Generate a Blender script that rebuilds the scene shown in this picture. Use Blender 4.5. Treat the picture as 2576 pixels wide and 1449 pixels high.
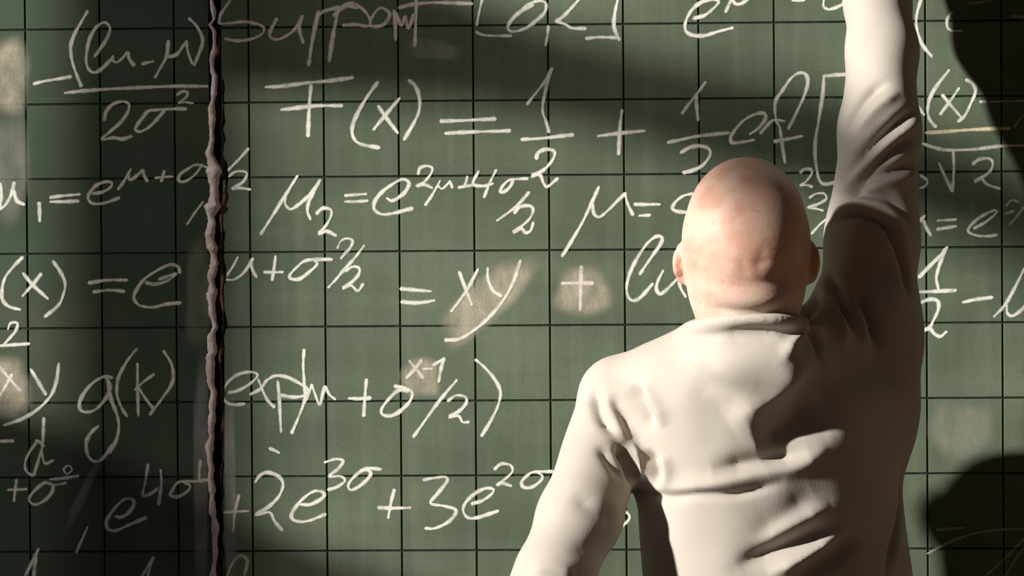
import bpy, math, random
import numpy as np
from mathutils import Vector, Matrix
from mathutils.bvhtree import BVHTree

for o in list(bpy.data.objects):
    bpy.data.objects.remove(o, do_unlink=True)
random.seed(7)
rng = np.random.default_rng(7)
S = bpy.context.scene
COL = S.collection
R = math.radians

# ------------------------------------------------------------------ camera
IW, IH = 2576, 1449
D0 = 4.0                                  # camera to board
FPX = 1887.0 * D0                         # focal length in pixels
YAW, PITCH, ROLL = R(2.0), R(-0.9), R(0.42)
CENTER = Vector((0, 0, 1.60))
fwd = Vector((-math.sin(YAW) * math.cos(PITCH), math.cos(YAW) * math.cos(PITCH), math.sin(PITCH)))
right = fwd.cross(Vector((0, 0, 1))).normalized()
up = right.cross(fwd).normalized()
r2 = right * math.cos(ROLL) - up * math.sin(ROLL)
u2 = right * math.sin(ROLL) + up * math.cos(ROLL)
right, up = r2, u2
CAM = CENTER - fwd * D0
cam_data = bpy.data.cameras.new('camera')
cam_data.sensor_width = 36.0
cam_data.lens = FPX * 36.0 / IW
cam_data.clip_start = 0.05
cam = bpy.data.objects.new('camera', cam_data)
M = Matrix((right, up, -fwd)).transposed().to_4x4()
M.translation = CAM
cam.matrix_world = M
COL.objects.link(cam)
S.camera = cam


def W(px, py, s=0.0):
    """point on the plane y = -s that the photograph shows at (px, py)"""
    d = fwd * FPX + right * (px - IW / 2) - up * (py - IH / 2)
    t = (-s - CAM.y) / d.y
    return CAM + d * t


def ray(px, py):
    return (fwd * FPX + right * (px - IW / 2) - up * (py - IH / 2)).normalized()

# ------------------------------------------------------------------ light
S.view_settings.view_transform = 'Standard'
S.view_settings.look = 'None'
S.view_settings.exposure = 0.0
S.view_settings.gamma = 1.0
S.view_settings.use_curve_mapping = False

SUN_A, SUN_K = R(60), 0.41                # azimuth from the board normal, fall per metre sideways
SUN_E = math.atan(SUN_K * math.sin(SUN_A))
sun_dir = Vector((math.sin(SUN_A) * math.cos(SUN_E), math.cos(SUN_A) * math.cos(SUN_E), -math.sin(SUN_E)))
sl = bpy.data.lights.new('sun', 'SUN')
sl.energy = 7.0
sl.angle = R(1.9)
sl.color = (1.0, 0.955, 0.885)
sun = bpy.data.objects.new('sun', sl)
sun.rotation_euler = sun_dir.to_track_quat('-Z', 'Y').to_euler()
sun.location = (-6, -5, 5)
COL.objects.link(sun)

world = bpy.data.worlds.new('world')
S.world = world
world.use_nodes = True
bg = world.node_tree.nodes['Background']
bg.inputs[0].default_value = (0.62, 0.72, 0.9, 1)
bg.inputs[1].default_value = 0.22

# ------------------------------------------------------------------ materials
def nd(nt, typ, **kw):
    n = nt.nodes.new(typ)
    for k, v in kw.items():
        setattr(n, k, v)
    return n


def mat(name, col=(0.5, 0.5, 0.5), rough=0.7, spec=0.3):
    m = bpy.data.materials.new(name)
    m.use_nodes = True
    p = m.node_tree.nodes['Principled BSDF']
    p.inputs['Base Color'].default_value = (*col, 1)
    p.inputs['Roughness'].default_value = rough
    p.inputs['Specular IOR Level'].default_value = spec
    return m, m.node_tree, p


def noise(nt, scale, detail=4, rough=0.55, stretch=None, coord='Position', seed=0.0):
    if coord == 'Position':
        src = nd(nt, 'ShaderNodeNewGeometry').outputs['Position']
    else:
        src = nd(nt, 'ShaderNodeTexCoord').outputs['Object']
    mp = nd(nt, 'ShaderNodeMapping')
    nt.links.new(src, mp.inputs[0])
    mp.inputs['Location'].default_value = (seed, seed * 0.7, -seed)
    if stretch:
        mp.inputs['Scale'].default_value = stretch
    n = nd(nt, 'ShaderNodeTexNoise')
    nt.links.new(mp.outputs[0], n.inputs['Vector'])
    n.inputs['Scale'].default_value = scale
    n.inputs['Detail'].default_value = detail
    n.inputs['Roughness'].default_value = rough
    return n.outputs[0]


def ramp(nt, src, lo, hi, a=0.0, b=1.0):
    n = nd(nt, 'ShaderNodeMapRange')
    n.interpolation_type = 'SMOOTHSTEP'
    nt.links.new(src, n.inputs[0])
    n.inputs[1].default_value = lo
    n.inputs[2].default_value = hi
    n.inputs[3].default_value = a
    n.inputs[4].default_value = b
    return n.outputs[0]


def mth(nt, op, a, b=None):
    n = nd(nt, 'ShaderNodeMath', operation=op)
    for i, v in enumerate((a, b)):
        if v is None:
            continue
        if isinstance(v, (int, float)):
            n.inputs[i].default_value = v
        else:
            nt.links.new(v, n.inputs[i])
    return n.outputs[0]


def mixc(nt, fac, a, b):
    n = nd(nt, 'ShaderNodeMix', data_type='RGBA')
    for sock, v in ((n.inputs[0], fac), (n.inputs[6], a), (n.inputs[7], b)):
        if isinstance(v, tuple):
            sock.default_value = (*v, 1)
        elif isinstance(v, (int, float)):
            sock.default_value = v
        else:
            nt.links.new(v, sock)
    return n.outputs[2]


def bump(nt, p, h, strength, dist):
    b = nd(nt, 'ShaderNodeBump')
    b.inputs['Strength'].default_value = strength
    b.inputs['Distance'].default_value = dist
    nt.links.new(h, b.inputs['Height'])
    nt.links.new(b.outputs[0], p.inputs['Normal'])


# green slate: enamel with wiped chalk dust, cut back to paint shade at left
def board_material(name, amount):
    m, nt, p = mat(name, rough=0.62, spec=0.25)
    big = ramp(nt, noise(nt, 2.6, 3, 0.5, seed=3.1), 0.36, 0.66)
    wipe = ramp(nt, noise(nt, 7.0, 5, 0.6, stretch=(0.35, 1, 1.7), seed=1.3), 0.35, 0.75)
    vert = ramp(nt, noise(nt, 30.0, 3, 0.5, stretch=(1.6, 1, 0.12), seed=5.0), 0.4, 0.75)
    fine = noise(nt, 420.0, 3, 0.7)
    dust = mth(nt, 'ADD', mth(nt, 'MULTIPLY', big, 0.30), mth(nt, 'ADD', mth(nt, 'MULTIPLY', wipe, 0.22), mth(nt, 'MULTIPLY', vert, 0.14)))
    dust = mth(nt, 'ADD', dust, 0.26)
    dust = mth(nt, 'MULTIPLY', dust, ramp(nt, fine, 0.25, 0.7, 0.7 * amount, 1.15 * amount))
    hue = mixc(nt, ramp(nt, noise(nt, 4.2, 2, seed=9.0), 0.4, 0.65), (0.036, 0.062, 0.038), (0.048, 0.064, 0.038))
    c = mixc(nt, dust, hue, (0.196, 0.240, 0.166))
    nt.links.new(c, p.inputs['Base Color'])
    bump(nt, p, fine, 0.12, 0.0006)
    return m


m_board = board_material('board_green', 1.0)
m_board_shade = board_material('board_green_shade', 0.30)  # left panel darkened to paint in the shade falling on it

m_back, nt, p = mat('board_joint', (0.012, 0.017, 0.011), 0.8, 0.1)
cc = mixc(nt, ramp(nt, noise(nt, 60, 3), 0.45, 0.75), (0.016, 0.024, 0.015), (0.04, 0.05, 0.034))
nt.links.new(cc, p.inputs['Base Color'])

m_gap, nt, p = mat('seam_core', rough=0.9, spec=0.1)
cc = mixc(nt, ramp(nt, noise(nt, 55, 4, stretch=(1, 1, 0.4)), 0.48, 0.66), (0.016, 0.010, 0.008), (0.21, 0.11, 0.07))
nt.links.new(cc, p.inputs['Base Color'])

m_fill, nt, p = mat('seam_plaster', rough=0.9, spec=0.1)
cc = mixc(nt, ramp(nt, noise(nt, 40, 5, 0.65, stretch=(1, 1, 0.6)), 0.35, 0.7), (0.72, 0.56, 0.54), (0.95, 0.86, 0.83))
nt.links.new(cc, p.inputs['Base Color'])
bump(nt, p, noise(nt, 180, 4), 0.6, 0.002)


def chalk_material(name, col, alpha, lo=0.28, hi=0.52):
    m, nt, p = mat(name, col, 0.95, 0.05)
    uv = nd(nt, 'ShaderNodeUVMap')
    sep = nd(nt, 'ShaderNodeSeparateXYZ')
    nt.links.new(uv.outputs[0], sep.inputs[0])
    across = mth(nt, 'ABSOLUTE', sep.outputs[1])
    edge = ramp(nt, across, 0.25, 1.0, 1.0, 0.0)
    grain = ramp(nt, noise(nt, 900, 3, 0.75), 0.30, 0.62, 0.5, 1.1)
    press = ramp(nt, noise(nt, 45, 3, 0.6), 0.30, 0.62, 0.62, 1.12)
    a = mth(nt, 'MULTIPLY', mth(nt, 'MULTIPLY', edge, alpha), mth(nt, 'MULTIPLY', grain, press))
    a = mth(nt, 'MINIMUM', a, 1.0)
    nt.links.new(a, p.inputs['Alpha'])
    return m


m_chalk = chalk_material('chalk_white', (0.86, 0.86, 0.76), 1.15)
m_chalk_pink = chalk_material('chalk_pinkish', (0.86, 0.76, 0.72), 1.0)
m_chalk_soft = chalk_material('chalk_soft', (0.86, 0.86, 0.78), 0.95)
m_chalk_faint = chalk_material('chalk_faint', (0.8, 0.8, 0.78), 0.45)
m_chalk_yellow = chalk_material('chalk_yellow', (0.88, 0.78, 0.52), 1.0)


def smudge_material(name, col, alpha):
    m, nt, p = mat(name, col, 0.95, 0.05)
    uv = nd(nt, 'ShaderNodeUVMap')
    sep = nd(nt, 'ShaderNodeSeparateXYZ')
    nt.links.new(uv.outputs[0], sep.inputs[0])
    edge = ramp(nt, sep.outputs[0], 0.55, 1.0, 1.0, 0.0)
    g = ramp(nt, noise(nt, 28, 5, 0.65, stretch=(1.5, 1, 0.6)), 0.28, 0.68, 0.45, 1.1)
    f = ramp(nt, noise(nt, 500, 2, 0.7), 0.3, 0.7, 0.75, 1.15)
    a = mth(nt, 'MULTIPLY', mth(nt, 'MULTIPLY', edge, alpha), mth(nt, 'MULTIPLY', g, f))
    nt.links.new(mth(nt, 'MINIMUM', a, 1.0), p.inputs['Alpha'])
    return m


m_smudge = smudge_material('smudge_beige', (0.66, 0.59, 0.46), 0.62)
m_smudge_soft = smudge_material('smudge_soft', (0.60, 0.56, 0.48), 0.26)
m_smudge_grey = smudge_material('smudge_grey', (0.58, 0.55, 0.52), 0.42)

# cloth and skin
m_sweater, nt, p = mat('sweater_knit', rough=0.92, spec=0.12)
cc = mixc(nt, ramp(nt, noise(nt, 9, 3, coord='Object'), 0.35, 0.7), (0.515, 0.465, 0.407), (0.56, 0.51, 0.45))
nt.links.new(cc, p.inputs['Base Color'])
p.inputs['Sheen Weight'].default_value = 0.12
p.inputs['Sheen Roughness'].default_value = 0.5
bump(nt, p, noise(nt, 480, 2, 0.5, coord='Object', stretch=(1, 1, 0.45)), 0.12, 0.001)

m_trouser, nt, p = mat('trouser_cloth', (0.05, 0.055, 0.075), 0.9, 0.1)
bump(nt, p, noise(nt, 500, 2, coord='Object'), 0.2, 0.001)
m_shoe, nt, p = mat('shoe_leather', (0.03, 0.022, 0.017), 0.45, 0.4)

m_skin, nt, p = mat('skin', rough=0.50, spec=0.35)
blot = ramp(nt, noise(nt, 22, 4, 0.6, coord='Object'), 0.42, 0.68)
spots = ramp(nt, noise(nt, 70, 3, 0.6, coord='Object', seed=2.0), 0.58, 0.72)
cc = mixc(nt, blot, (0.76, 0.52, 0.41), (0.68, 0.385, 0.285))
cc = mixc(nt, mth(nt, 'MULTIPLY', spots, 0.35), cc, (0.48, 0.22, 0.15))
# pale stubble growing low on the back of the head
tc = nd(nt, 'ShaderNodeTexCoord')
at = nd(nt, 'ShaderNodeAttribute', attribute_name='stubble')
stub = mth(nt, 'MULTIPLY', at.outputs['Fac'], ramp(nt, noise(nt, 260, 3, 0.7, coord='Object'), 0.3, 0.65, 0.35, 0.9))
cc = mixc(nt, mth(nt, 'MULTIPLY', stub, 0.75), cc, (0.70, 0.63, 0.53))
nt.links.new(cc, p.inputs['Base Color'])
p.inputs['Subsurface Weight'].default_value = 0.35
p.inputs['Subsurface Radius'].default_value = (0.012, 0.004, 0.002)
p.inputs['Subsurface Scale'].default_value = 1.8
bump(nt, p, noise(nt, 330, 3, 0.6, coord='Object'), 0.18, 0.0012)

m_eye, nt, p = mat('eye_white', (0.8, 0.78, 0.75), 0.2, 0.5)
m_iris, nt, p = mat('eye_iris', (0.08, 0.05, 0.03), 0.2, 0.5)

# room
m_wall, nt, p = mat('wall_paint', rough=0.85, spec=0.1)
cc = mixc(nt, ramp(nt, noise(nt, 3, 4), 0.3, 0.7), (0.30, 0.26, 0.21), (0.35, 0.305, 0.25))
nt.links.new(cc, p.inputs['Base Color'])
m_ceil, nt, p = mat('ceiling_paint', (0.45, 0.42, 0.38), 0.9, 0.1)
m_floor, nt, p = mat('floor_wood', rough=0.5, spec=0.3)
cc = mixc(nt, ramp(nt, noise(nt, 5, 5, 0.6, stretch=(6, 0.5, 1)), 0.3, 0.7), (0.15, 0.08, 0.04), (0.25, 0.14, 0.075))
nt.links.new(cc, p.inputs['Base Color'])
m_frame, nt, p = mat('oak_frame', rough=0.55, spec=0.3)
cc = mixc(nt, ramp(nt, noise(nt, 8, 5, 0.6, stretch=(4, 4, 1)), 0.3, 0.7), (0.20, 0.115, 0.055), (0.30, 0.18, 0.09))
nt.links.new(cc, p.inputs['Base Color'])
m_white, nt, p = mat('window_paint', (0.55, 0.54, 0.5), 0.5, 0.3)
# added shadow cloth: most light is stopped, some comes straight through the weave
m_shadowcloth, nt, p = mat('shadowcloth_weave', (0.42, 0.36, 0.30), 0.95, 0.05)
tr = nd(nt, 'ShaderNodeBsdfTransparent')
mx = nd(nt, 'ShaderNodeMixShader')
mx.inputs[0].default_value = 0.36
out = nt.nodes['Material Output']
nt.links.new(p.outputs[0], mx.inputs[1])
nt.links.new(tr.outputs[0], mx.inputs[2])
nt.links.new(mx.outputs[0], out.inputs[0])

# ------------------------------------------------------------------ mesh helpers
def new_obj(name, me, parent=None, m=None, label=None, cat=None, kind=None, group=None):
    o = bpy.data.objects.new(name, me)
    COL.objects.link(o)
    if parent is not None:
        o.parent = parent
    if m is not None and me is not None and not me.materials:
        me.materials.append(m)
    for k, v in (('label', label), ('category', cat), ('kind', kind), ('group', group)):
        if v:
            o[k] = v
    return o


def mesh_from(name, v, f, smooth=False):
    me = bpy.data.meshes.new(name)
    me.from_pydata([tuple(x) for x in v], [], f)
    if smooth:
        me.polygons.foreach_set('use_smooth', [True] * len(me.polygons))
    me.update()
    return me


def box_geo(x0, x1, y0, y1, z0, z1, v=None, f=None):
    v = [] if v is None else v
    f = [] if f is None else f
    b = len(v)
    v += [(x0, y0, z0), (x1, y0, z0), (x1, y1, z0), (x0, y1, z0), (x0, y0, z1), (x1, y0, z1), (x1, y1, z1), (x0, y1, z1)]
    f += [[b + i for i in q] for q in ((0, 3, 2, 1), (4, 5, 6, 7), (0, 1, 5, 4), (1, 2, 6, 5), (2, 3, 7, 6), (3, 0, 4, 7))]
    return v, f


def box(name, x0, x1, y0, y1, z0, z1, m, parent=None, **kw):
    v, f = box_geo(x0, x1, y0, y1, z0, z1)
    return new_obj(name, mesh_from(name, v, f), parent, m, **kw)


def smooth_path(pts, n=6):
    """Catmull-Rom through 2-D or 3-D points"""
    P = [np.array(p, float) for p in pts]
    if len(P) < 3:
        return [P[0] + (P[1] - P[0]) * t for t in np.linspace(0, 1, 7)]
    Q = [2 * P[0] - P[1]] + P + [2 * P[-1] - P[-2]]
    res = []
    for i in range(1, len(Q) - 2):
        a, b, c_, d = Q[i - 1], Q[i], Q[i + 1], Q[i + 2]
        for t in np.linspace(0, 1, n, endpoint=False):
            res.append(0.5 * (2 * b + (c_ - a) * t + (2 * a - 5 * b + 4 * c_ - d) * t * t + (3 * b - a - 3 * c_ + d) * t ** 3))
    res.append(P[-1])
    return res

# ------------------------------------------------------------------ the room
XW, XR, YB, ZC = -2.0, 4.2, -7.0, 3.6      # window wall, far wall, back wall, ceiling
BACK_Y = 0.055                             # plaster behind the board
box('floor', XW - 0.3, XR + 0.2, YB - 0.2, BACK_Y + 0.2, -0.1, 0.0, m_floor, kind='structure', label='brown plank floor of the classroom')
box('ceiling', XW - 0.3, XR + 0.2, YB - 0.2, BACK_Y + 0.2, ZC, ZC + 0.1, m_ceil, kind='structure', label='pale ceiling of the classroom')
box('wall_front', XW - 0.3, XR + 0.2, BACK_Y, BACK_Y + 0.2, 0, ZC, m_wall, kind='structure', label='plaster wall behind the blackboard')
box('wall_back', XW - 0.3, XR + 0.2, YB - 0.2, YB, 0, ZC, m_wall, kind='structure', label='plaster wall at the back of the classroom')
box('wall_right', XR, XR + 0.2, YB, BACK_Y, 0, ZC, m_wall, kind='structure', label='plaster wall opposite the windows')


def to_window(px, py, xw=XW + 0.03):
    """where the sunray that lands on the board at this pixel crosses the window wall"""
    q = W(px, py, 0)
    dx = q.x - xw
    return Vector((xw, q.y - dx / math.tan(SUN_A), q.z + dx * SUN_K))


z_sill = 1.25
WIN = [(-2.75, -0.62, z_sill, 3.38), (-4.9, -3.2, 1.0, 3.38), (-6.8, -5.3, 1.0, 3.38)]
v, f = [], []
xa, xb = XW - 0.22, XW
ys = [BACK_Y] + [y for w in WIN for y in (w[1], w[0])] + [YB]
for i in range(0, len(ys), 2):
    box_geo(xa, xb, ys[i + 1], ys[i], 0, ZC, v, f)
for (y0, y1, z0, z1) in WIN:
    box_geo(xa, xb, y0, y1, 0, z0, v, f)
    box_geo(xa, xb, y0, y1, z1, ZC, v, f)
new_obj('wall_left', mesh_from('wall_left', v, f), None, m_wall, kind='structure', label='plaster wall with the tall windows')
for i, (y0, y1, z0, z1) in enumerate(WIN):
    v, f = [], []
    t = 0.035
    box_geo(xa + 0.05, xa + 0.11, y0, y0 + t, z0, z1, v, f)
    box_geo(xa + 0.05, xa + 0.11, y1 - t, y1, z0, z1, v, f)
    box_geo(xa + 0.05, xa + 0.11, y0 + t, y1 - t, z0, z0 + t, v, f)
    box_geo(xa + 0.05, xa + 0.11, y0 + t, y1 - t, z1 - t, z1, v, f)
    if i:
        ym = (y0 + y1) / 2
        box_geo(xa + 0.05, xa + 0.11, ym - 0.03, ym + 0.03, z0 + t, z1 - t, v, f)
        box_geo(xa + 0.05, xa + 0.11, y0 + t, y1 - t, 2.4, 2.45, v, f)
    new_obj('window_%d' % (i + 1), mesh_from('window', v, f), None, m_white, kind='structure', label='painted timber window frame in the left wall, ' + ('nearest the blackboard', 'second from the blackboard', 'farthest from the blackboard')[i])

# unseen cloths added at the first window to shape the shadows (thick wavy cloth)
def cloth(name, top, bottom, label, waves=9, xw=XW + 0.03):
    """top and bottom are lists of wall points (y, z); the cloth between them hangs in shallow pleats"""
    n = 60
    def along(poly, t):
        poly = [np.array(q) for q in poly]
        L = [0]
        for a, b in zip(poly, poly[1:]):
            L.append(L[-1] + np.linalg.norm(b - a))
        d = t * L[-1]
        for i in range(len(poly) - 1):
            if d <= L[i + 1] + 1e-9:
                return poly[i] + (poly[i + 1] - poly[i]) * ((d - L[i]) / (L[i + 1] - L[i]))
        return poly[-1]
    v, f = [], []
    rows = 8
    for j in range(rows + 1):
        for i in range(n + 1):
            a, b = along(top, i / n), along(bottom, i / n)
            q = a + (b - a) * j / rows
            w = 0.012 * math.sin(i / n * waves * 2 * math.pi)
            v.append((xw + w, q[0], q[1]))
    m_ = len(v)
    v += [(x + 0.004, y, z) for x, y, z in v]
    for j in range(rows):
        for i in range(n):
            a = j * (n + 1) + i
            f.append([a, a + 1, a + n + 2, a + n + 1])
            f.append([m_ + a, m_ + a + n + 1, m_ + a + n + 2, m_ + a + 1])
    return new_obj(name, mesh_from(name, v, f, True), None, m_shadowcloth, label=label, cat='shadowcloth')


def yz(px, py):
    q = to_window(px, py, XW + 0.085)
    return (q.y, q.z)


ya, yb = to_window(150, 700).y, to_window(615, 700).y
cloth('shadowcloth', [(ya, 3.42), (yb, 3.42)], [(ya, z_sill - 0.05), (yb - 0.015, z_sill - 0.05)],
      'narrow gathered curtain added unseen to shade the left of the board', 4)
q0, q1, q2 = to_window(-420, 830, XW - 0.01), to_window(600, 1290, XW - 0.01), to_window(4200, 2700, XW - 0.01)
cloth('shadowcloth_half', [(q0.y, q0.z), (q1.y, q1.z), (q2.y, q2.z - 0.05)], [(q0.y, z_sill + 0.01), (q1.y, z_sill + 0.01), (q2.y, z_sill + 0.01)],
      'half curtain added unseen to dim the bottom of the board', 20, XW - 0.01)
cloth('shadowcloth_valance',
      [yz(560, -330), yz(900, -190), yz(1120, -30), yz(1300, 40), yz(1600, 118), yz(1870, 170), yz(2100, 232), yz(2400, 335), yz(2600, 430), yz(2800, 550), yz(3400, 880)],
      [yz(560, 225), yz(900, 255), yz(1080, 265), yz(1300, 292), yz(1500, 340), yz(1680, 392), yz(1900, 455), yz(2450, 610), yz(2600, 710), yz(2800, 860), yz(3500, 1250)],
      'crooked swag of cloth added unseen to cast the diagonal shadow band', 14, XW + 0.085)

# ------------------------------------------------------------------ the blackboard
gp = W(1194, 631)                         # a crossing of the ruled lines
GX, GZ, G = gp.x, gp.z, 0.1
seam_px = [(537, -260), (537, 0), (535, 60), (533, 120), (531, 200), (535, 260), (533, 330), (536, 400), (540, 480), (530, 555), (530, 600),
           (534, 650), (532, 700), (530, 740), (536, 800), (533, 860), (529, 920), (534, 960), (533, 1040), (532, 1100),
           (533, 1200), (535, 1300), (537, 1449), (537, 1700)]
SX = W(538, 724).x + 0.0045               # middle of the open seam
SG = 0.0075                               # half width of the open seam
XL0, XR0 = GX - 8 * G, GX + 12 * G        # board edges
ZB0, ZT0 = GZ - 6 * G, GZ + 6 * G
board = new_obj('blackboard', None, None, None,
                'large green blackboard ruled in squares and covered with white chalk formulas', 'blackboard')
board.location = (SX, 0, ZB0)
BI = Matrix.Translation((-SX, 0, -ZB0))


def bpart(name, me, m, parent=board, **kw):
    """part of the board; mesh given in room coordinates"""
    if parent is board:
        me.transform(BI)
    o = new_obj(name, me, parent, m, **kw)
    return o


def sub(parent, name, me, m, loc=(0, 0, 0), **kw):
    o = new_obj(name, me, parent, m, **kw)
    o.location = loc
    return o


JH = 0.0013                               # half width of a ruled line
TH = 0.0012


def square_mesh(w, h, m):
    c = 0.0004
    v = [(JH, 0, JH), (w - JH, 0, JH), (w - JH, 0, h - JH), (JH, 0, h - JH)]
    v = [(x + (c if x < w / 2 else -c), 0.0, z + (c if z < h / 2 else -c)) for x, y, z in v] + \
        [(x, c, z) for x, y, z in v] + [(x, TH, z) for x, y, z in v]
    f = [[0, 1, 2, 3]]
    for k in (0, 4):
        for i in range(4):
            j = (i + 1) % 4
            f.append([k + i, k + 4 + i, k + 4 + j, k + j])
    me = mesh_from('grid_square', v, f)
    me.materials.append(m)
    return me


panels = {}
for side, x0, x1 in (('l', XL0, SX - SG), ('r', SX + SG, XR0)):
    vv, ff = box_geo(x0, x1, TH, 0.030, ZB0, ZT0)
    panels[side] = bpart('board_panel', mesh_from('board_panel', vv, ff), m_back,
                         label='left board panel' if side == 'l' else 'right board panel')
sq_cache = {}
for ci in range(-8, 12):
    a, b = GX + ci * G, GX + (ci + 1) * G
    spans = []
    if b <= SX - SG:
        spans = [('l', a, b)]
    elif a >= SX + SG:
        spans = [('r', a, b)]
    else:
        spans = [('l', a, SX - SG), ('r', SX + SG, b)]
    for side, x0, x1 in spans:
        for ri in range(-6, 6):
            key = (round(x1 - x0, 4), side)
            if key not in sq_cache:
                sq_cache[key] = square_mesh(x1 - x0, G, m_board_shade if side == 'l' else m_board)
            sub(panels[side], 'grid_square', sq_cache[key], None, (x0 - SX, 0, GZ + ri * G - ZB0))

# rough strip inside the seam and the crumbled plaster bead along its left lip
vv, ff = box_geo(SX - SG - 0.002, SX + SG + 0.002, 0.006, 0.034, ZB0, ZT0)
bpart('seam_core', mesh_from('seam_core', vv, ff), m_gap, label='dark brown core inside the open seam')


PROF = ([-300, 0, 110, 150, 370, 400, 440, 520, 550, 590, 640, 700, 760, 900, 960, 1700],
        [0.55, 0.55, 0.6, 0.85, 0.9, 1.5, 1.7, 1.6, 1.0, 1.25, 0.95, 1.2, 1.0, 1.05, 0.85, 0.8])


def lumpy_strip(name, pts, rad, m, off=0.0, seed=0, label=None, amp=0.35, y0=0.001, hgt=0.9):
    path = smooth_path([(p[0] + off, p[1]) for p in pts], 14)
    r_ = np.random.default_rng(seed)
    ph = r_.uniform(0, 6.28, 8)
    jt = np.cumsum(r_.uniform(6, 34, 200)) - 400
    jw = r_.normal(0, 0.8, 200).clip(-1.2, 1.8)
    jt2 = np.cumsum(r_.uniform(10, 50, 200)) - 400
    js = r_.normal(0, 0.8, 200)
    v, f = [], []
    NS = 10
    for i, q in enumerate(path):
        c0 = W(q[0], q[1], 0)
        t = q[1]
        z1 = np.interp(t, jt, jw)
        w = rad * (1 + amp * z1) * np.interp(t, PROF[0], PROF[1])
        sh = rad * 0.55 * np.interp(t, jt2, js)
        for k in range(NS + 1):
            an = math.pi * k / NS
            ww = w * (1 + r_.uniform(-0.12, 0.12))
            v.append((c0.x + sh - math.cos(an) * ww, y0 - math.sin(an) * ww * hgt, c0.z))
    for i in range(len(path) - 1):
        for k in range(NS):
            a = i * (NS + 1) + k
            f.append([a, a + 1, a + NS + 2, a + NS + 1])
    me = mesh_from(name, v, f, True)
    return bpart(name, me, m, label=label)


lumpy_strip('seam_filler', seam_px, 0.0048, m_fill, 0, 3, 'pinkish grey crumbling plaster ridge along the seam')
lumpy_strip('seam_lip', [(x + 26, y) for x, y in seam_px if y > 130], 0.0022, m_gap, 0, 5, 'brown broken lip of the right panel', 0.5)

# wooden frame and chalk tray (around the ruled field)
t = 0.05
for nm, a in (('frame_rail', (XL0 - t, XR0 + t, -0.004, 0.04, ZT0, ZT0 + t)), ('frame_rail', (XL0 - t, XR0 + t, -0.004, 0.04, ZB0 - t, ZB0)),
              ('frame_stile', (XL0 - t, XL0, -0.004, 0.04, ZB0, ZT0)), ('frame_stile', (XR0, XR0 + t, -0.004, 0.04, ZB0, ZT0))):
    vv, ff = box_geo(*a)
    bpart(nm, mesh_from(nm, vv, ff), m_frame, label='oak ' + nm.replace('_', ' '))
vv, ff = box_geo(XL0, XR0, 0.030, BACK_Y, ZB0, ZT0)
bpart('backing', mesh_from('backing', vv, ff), m_frame)

# ------------------------------------------------------------------ chalk writing
K = 2.994
OFF = {'F': (0, 0), 'A1': (0, 0), 'A2': (0, 484), 'A3': (0, 965), 'B1': (860, 0), 'B2': (860, 484), 'B3': (860, 965),
       'C1': (1716, 0), 'C2': (1716, 484), 'C3': (1716, 965)}
chalk_rng = random.Random(11)


def stroke_geo(pts, width, v, f, uv, y):
    path = smooth_path(pts, 6)
    P = [W(q[0], q[1], -y) for q in path]
    # drop coincident points
    Q = [P[0]]
    for q in P[1:]:
        if (q - Q[-1]).length > 0.0008:
            Q.append(q)
    if len(Q) < 2:
        return
    n = len(Q)
    L = [0.0]
    for i in range(1, n):
        L.append(L[-1] + (Q[i] - Q[i - 1]).length)
    hw0 = width * 0.95 / 1887.0 / 2
    ph = chalk_rng.uniform(0, 6.28)
    # rounded ends: extend a little past both tips with falling width
    d0 = (Q[0] - Q[1]).normalized()
    d1 = (Q[-1] - Q[-2]).normalized()
    Q = [Q[0] + d0 * hw0 * 0.7] + Q + [Q[-1] + d1 * hw0 * 0.7]
    L = [-hw0 * 0.7] + L + [L[-1] + hw0 * 0.7]
    base = len(v)
    for i in range(len(Q)):
        a, b = Q[max(i - 1, 0)], Q[min(i + 1, len(Q) - 1)]
        t_ = (b - a).normalized()
        nrm = Vector((-t_.z, 0, t_.x))
        s_ = L[i]
        hw = hw0 * (1 + 0.20 * math.sin(s_ * 95 + ph) + 0.12 * math.sin(s_ * 410 + 2 * ph))
        if i in (0, len(Q) - 1):
            hw *= 0.25
        for k in (-1, -0.5, 0, 0.5, 1):
            h = 0.00006 * (1 - k * k)
            v.append((Q[i].x + nrm.x * hw * k, y - h, Q[i].z + nrm.z * hw * k))
            uv.append((s_, k if i not in (0, len(Q) - 1) else (0.9 if k >= 0 else -0.9)))
    for i in range(len(Q) - 1):
        for k in range(4):
            a = base + i * 5 + k
            f.append([a, a + 5, a + 6, a + 1])


glyph_layer = [0]
KINDS = {'L': ('chalk_letter', 'letter'), 'D': ('chalk_digit', 'digit'), 'S': ('chalk_sign', 'sign'), 'P': ('chalk_bracket', 'bracket'),
         'M': ('chalk_mark', 'mark')}


def glyph(kind, what, crop, strokes, w=12.5, m=None):
    ox, oy = OFF[crop]
    k_ = 1.0 if crop == 'F' else K
    v, f, uv = [], [], []
    glyph_layer[0] = (glyph_layer[0] + 1) % 5
    y = -0.00030 - 0.00004 * glyph_layer[0]
    for i, st in enumerate(strokes):
        stroke_geo([(ox + x / k_, oy + z / k_) for x, z in st], w, v, f, uv, y - 0.00001 * i)
    me = mesh_from('chalk', v, f, True)
    ul = me.uv_layers.new(name='UVMap')
    vi = np.zeros(len(me.loops), dtype=np.int32)
    me.loops.foreach_get('vertex_index', vi)
    ul.data.foreach_set('uv', np.array(uv, dtype=np.float32)[vi].ravel())
    nm, word = KINDS[kind]
    bpart(nm, me, m or m_chalk, label='white chalk %s %s' % (word, what) if what else 'white chalk %s' % word)


g = glyph
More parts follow.
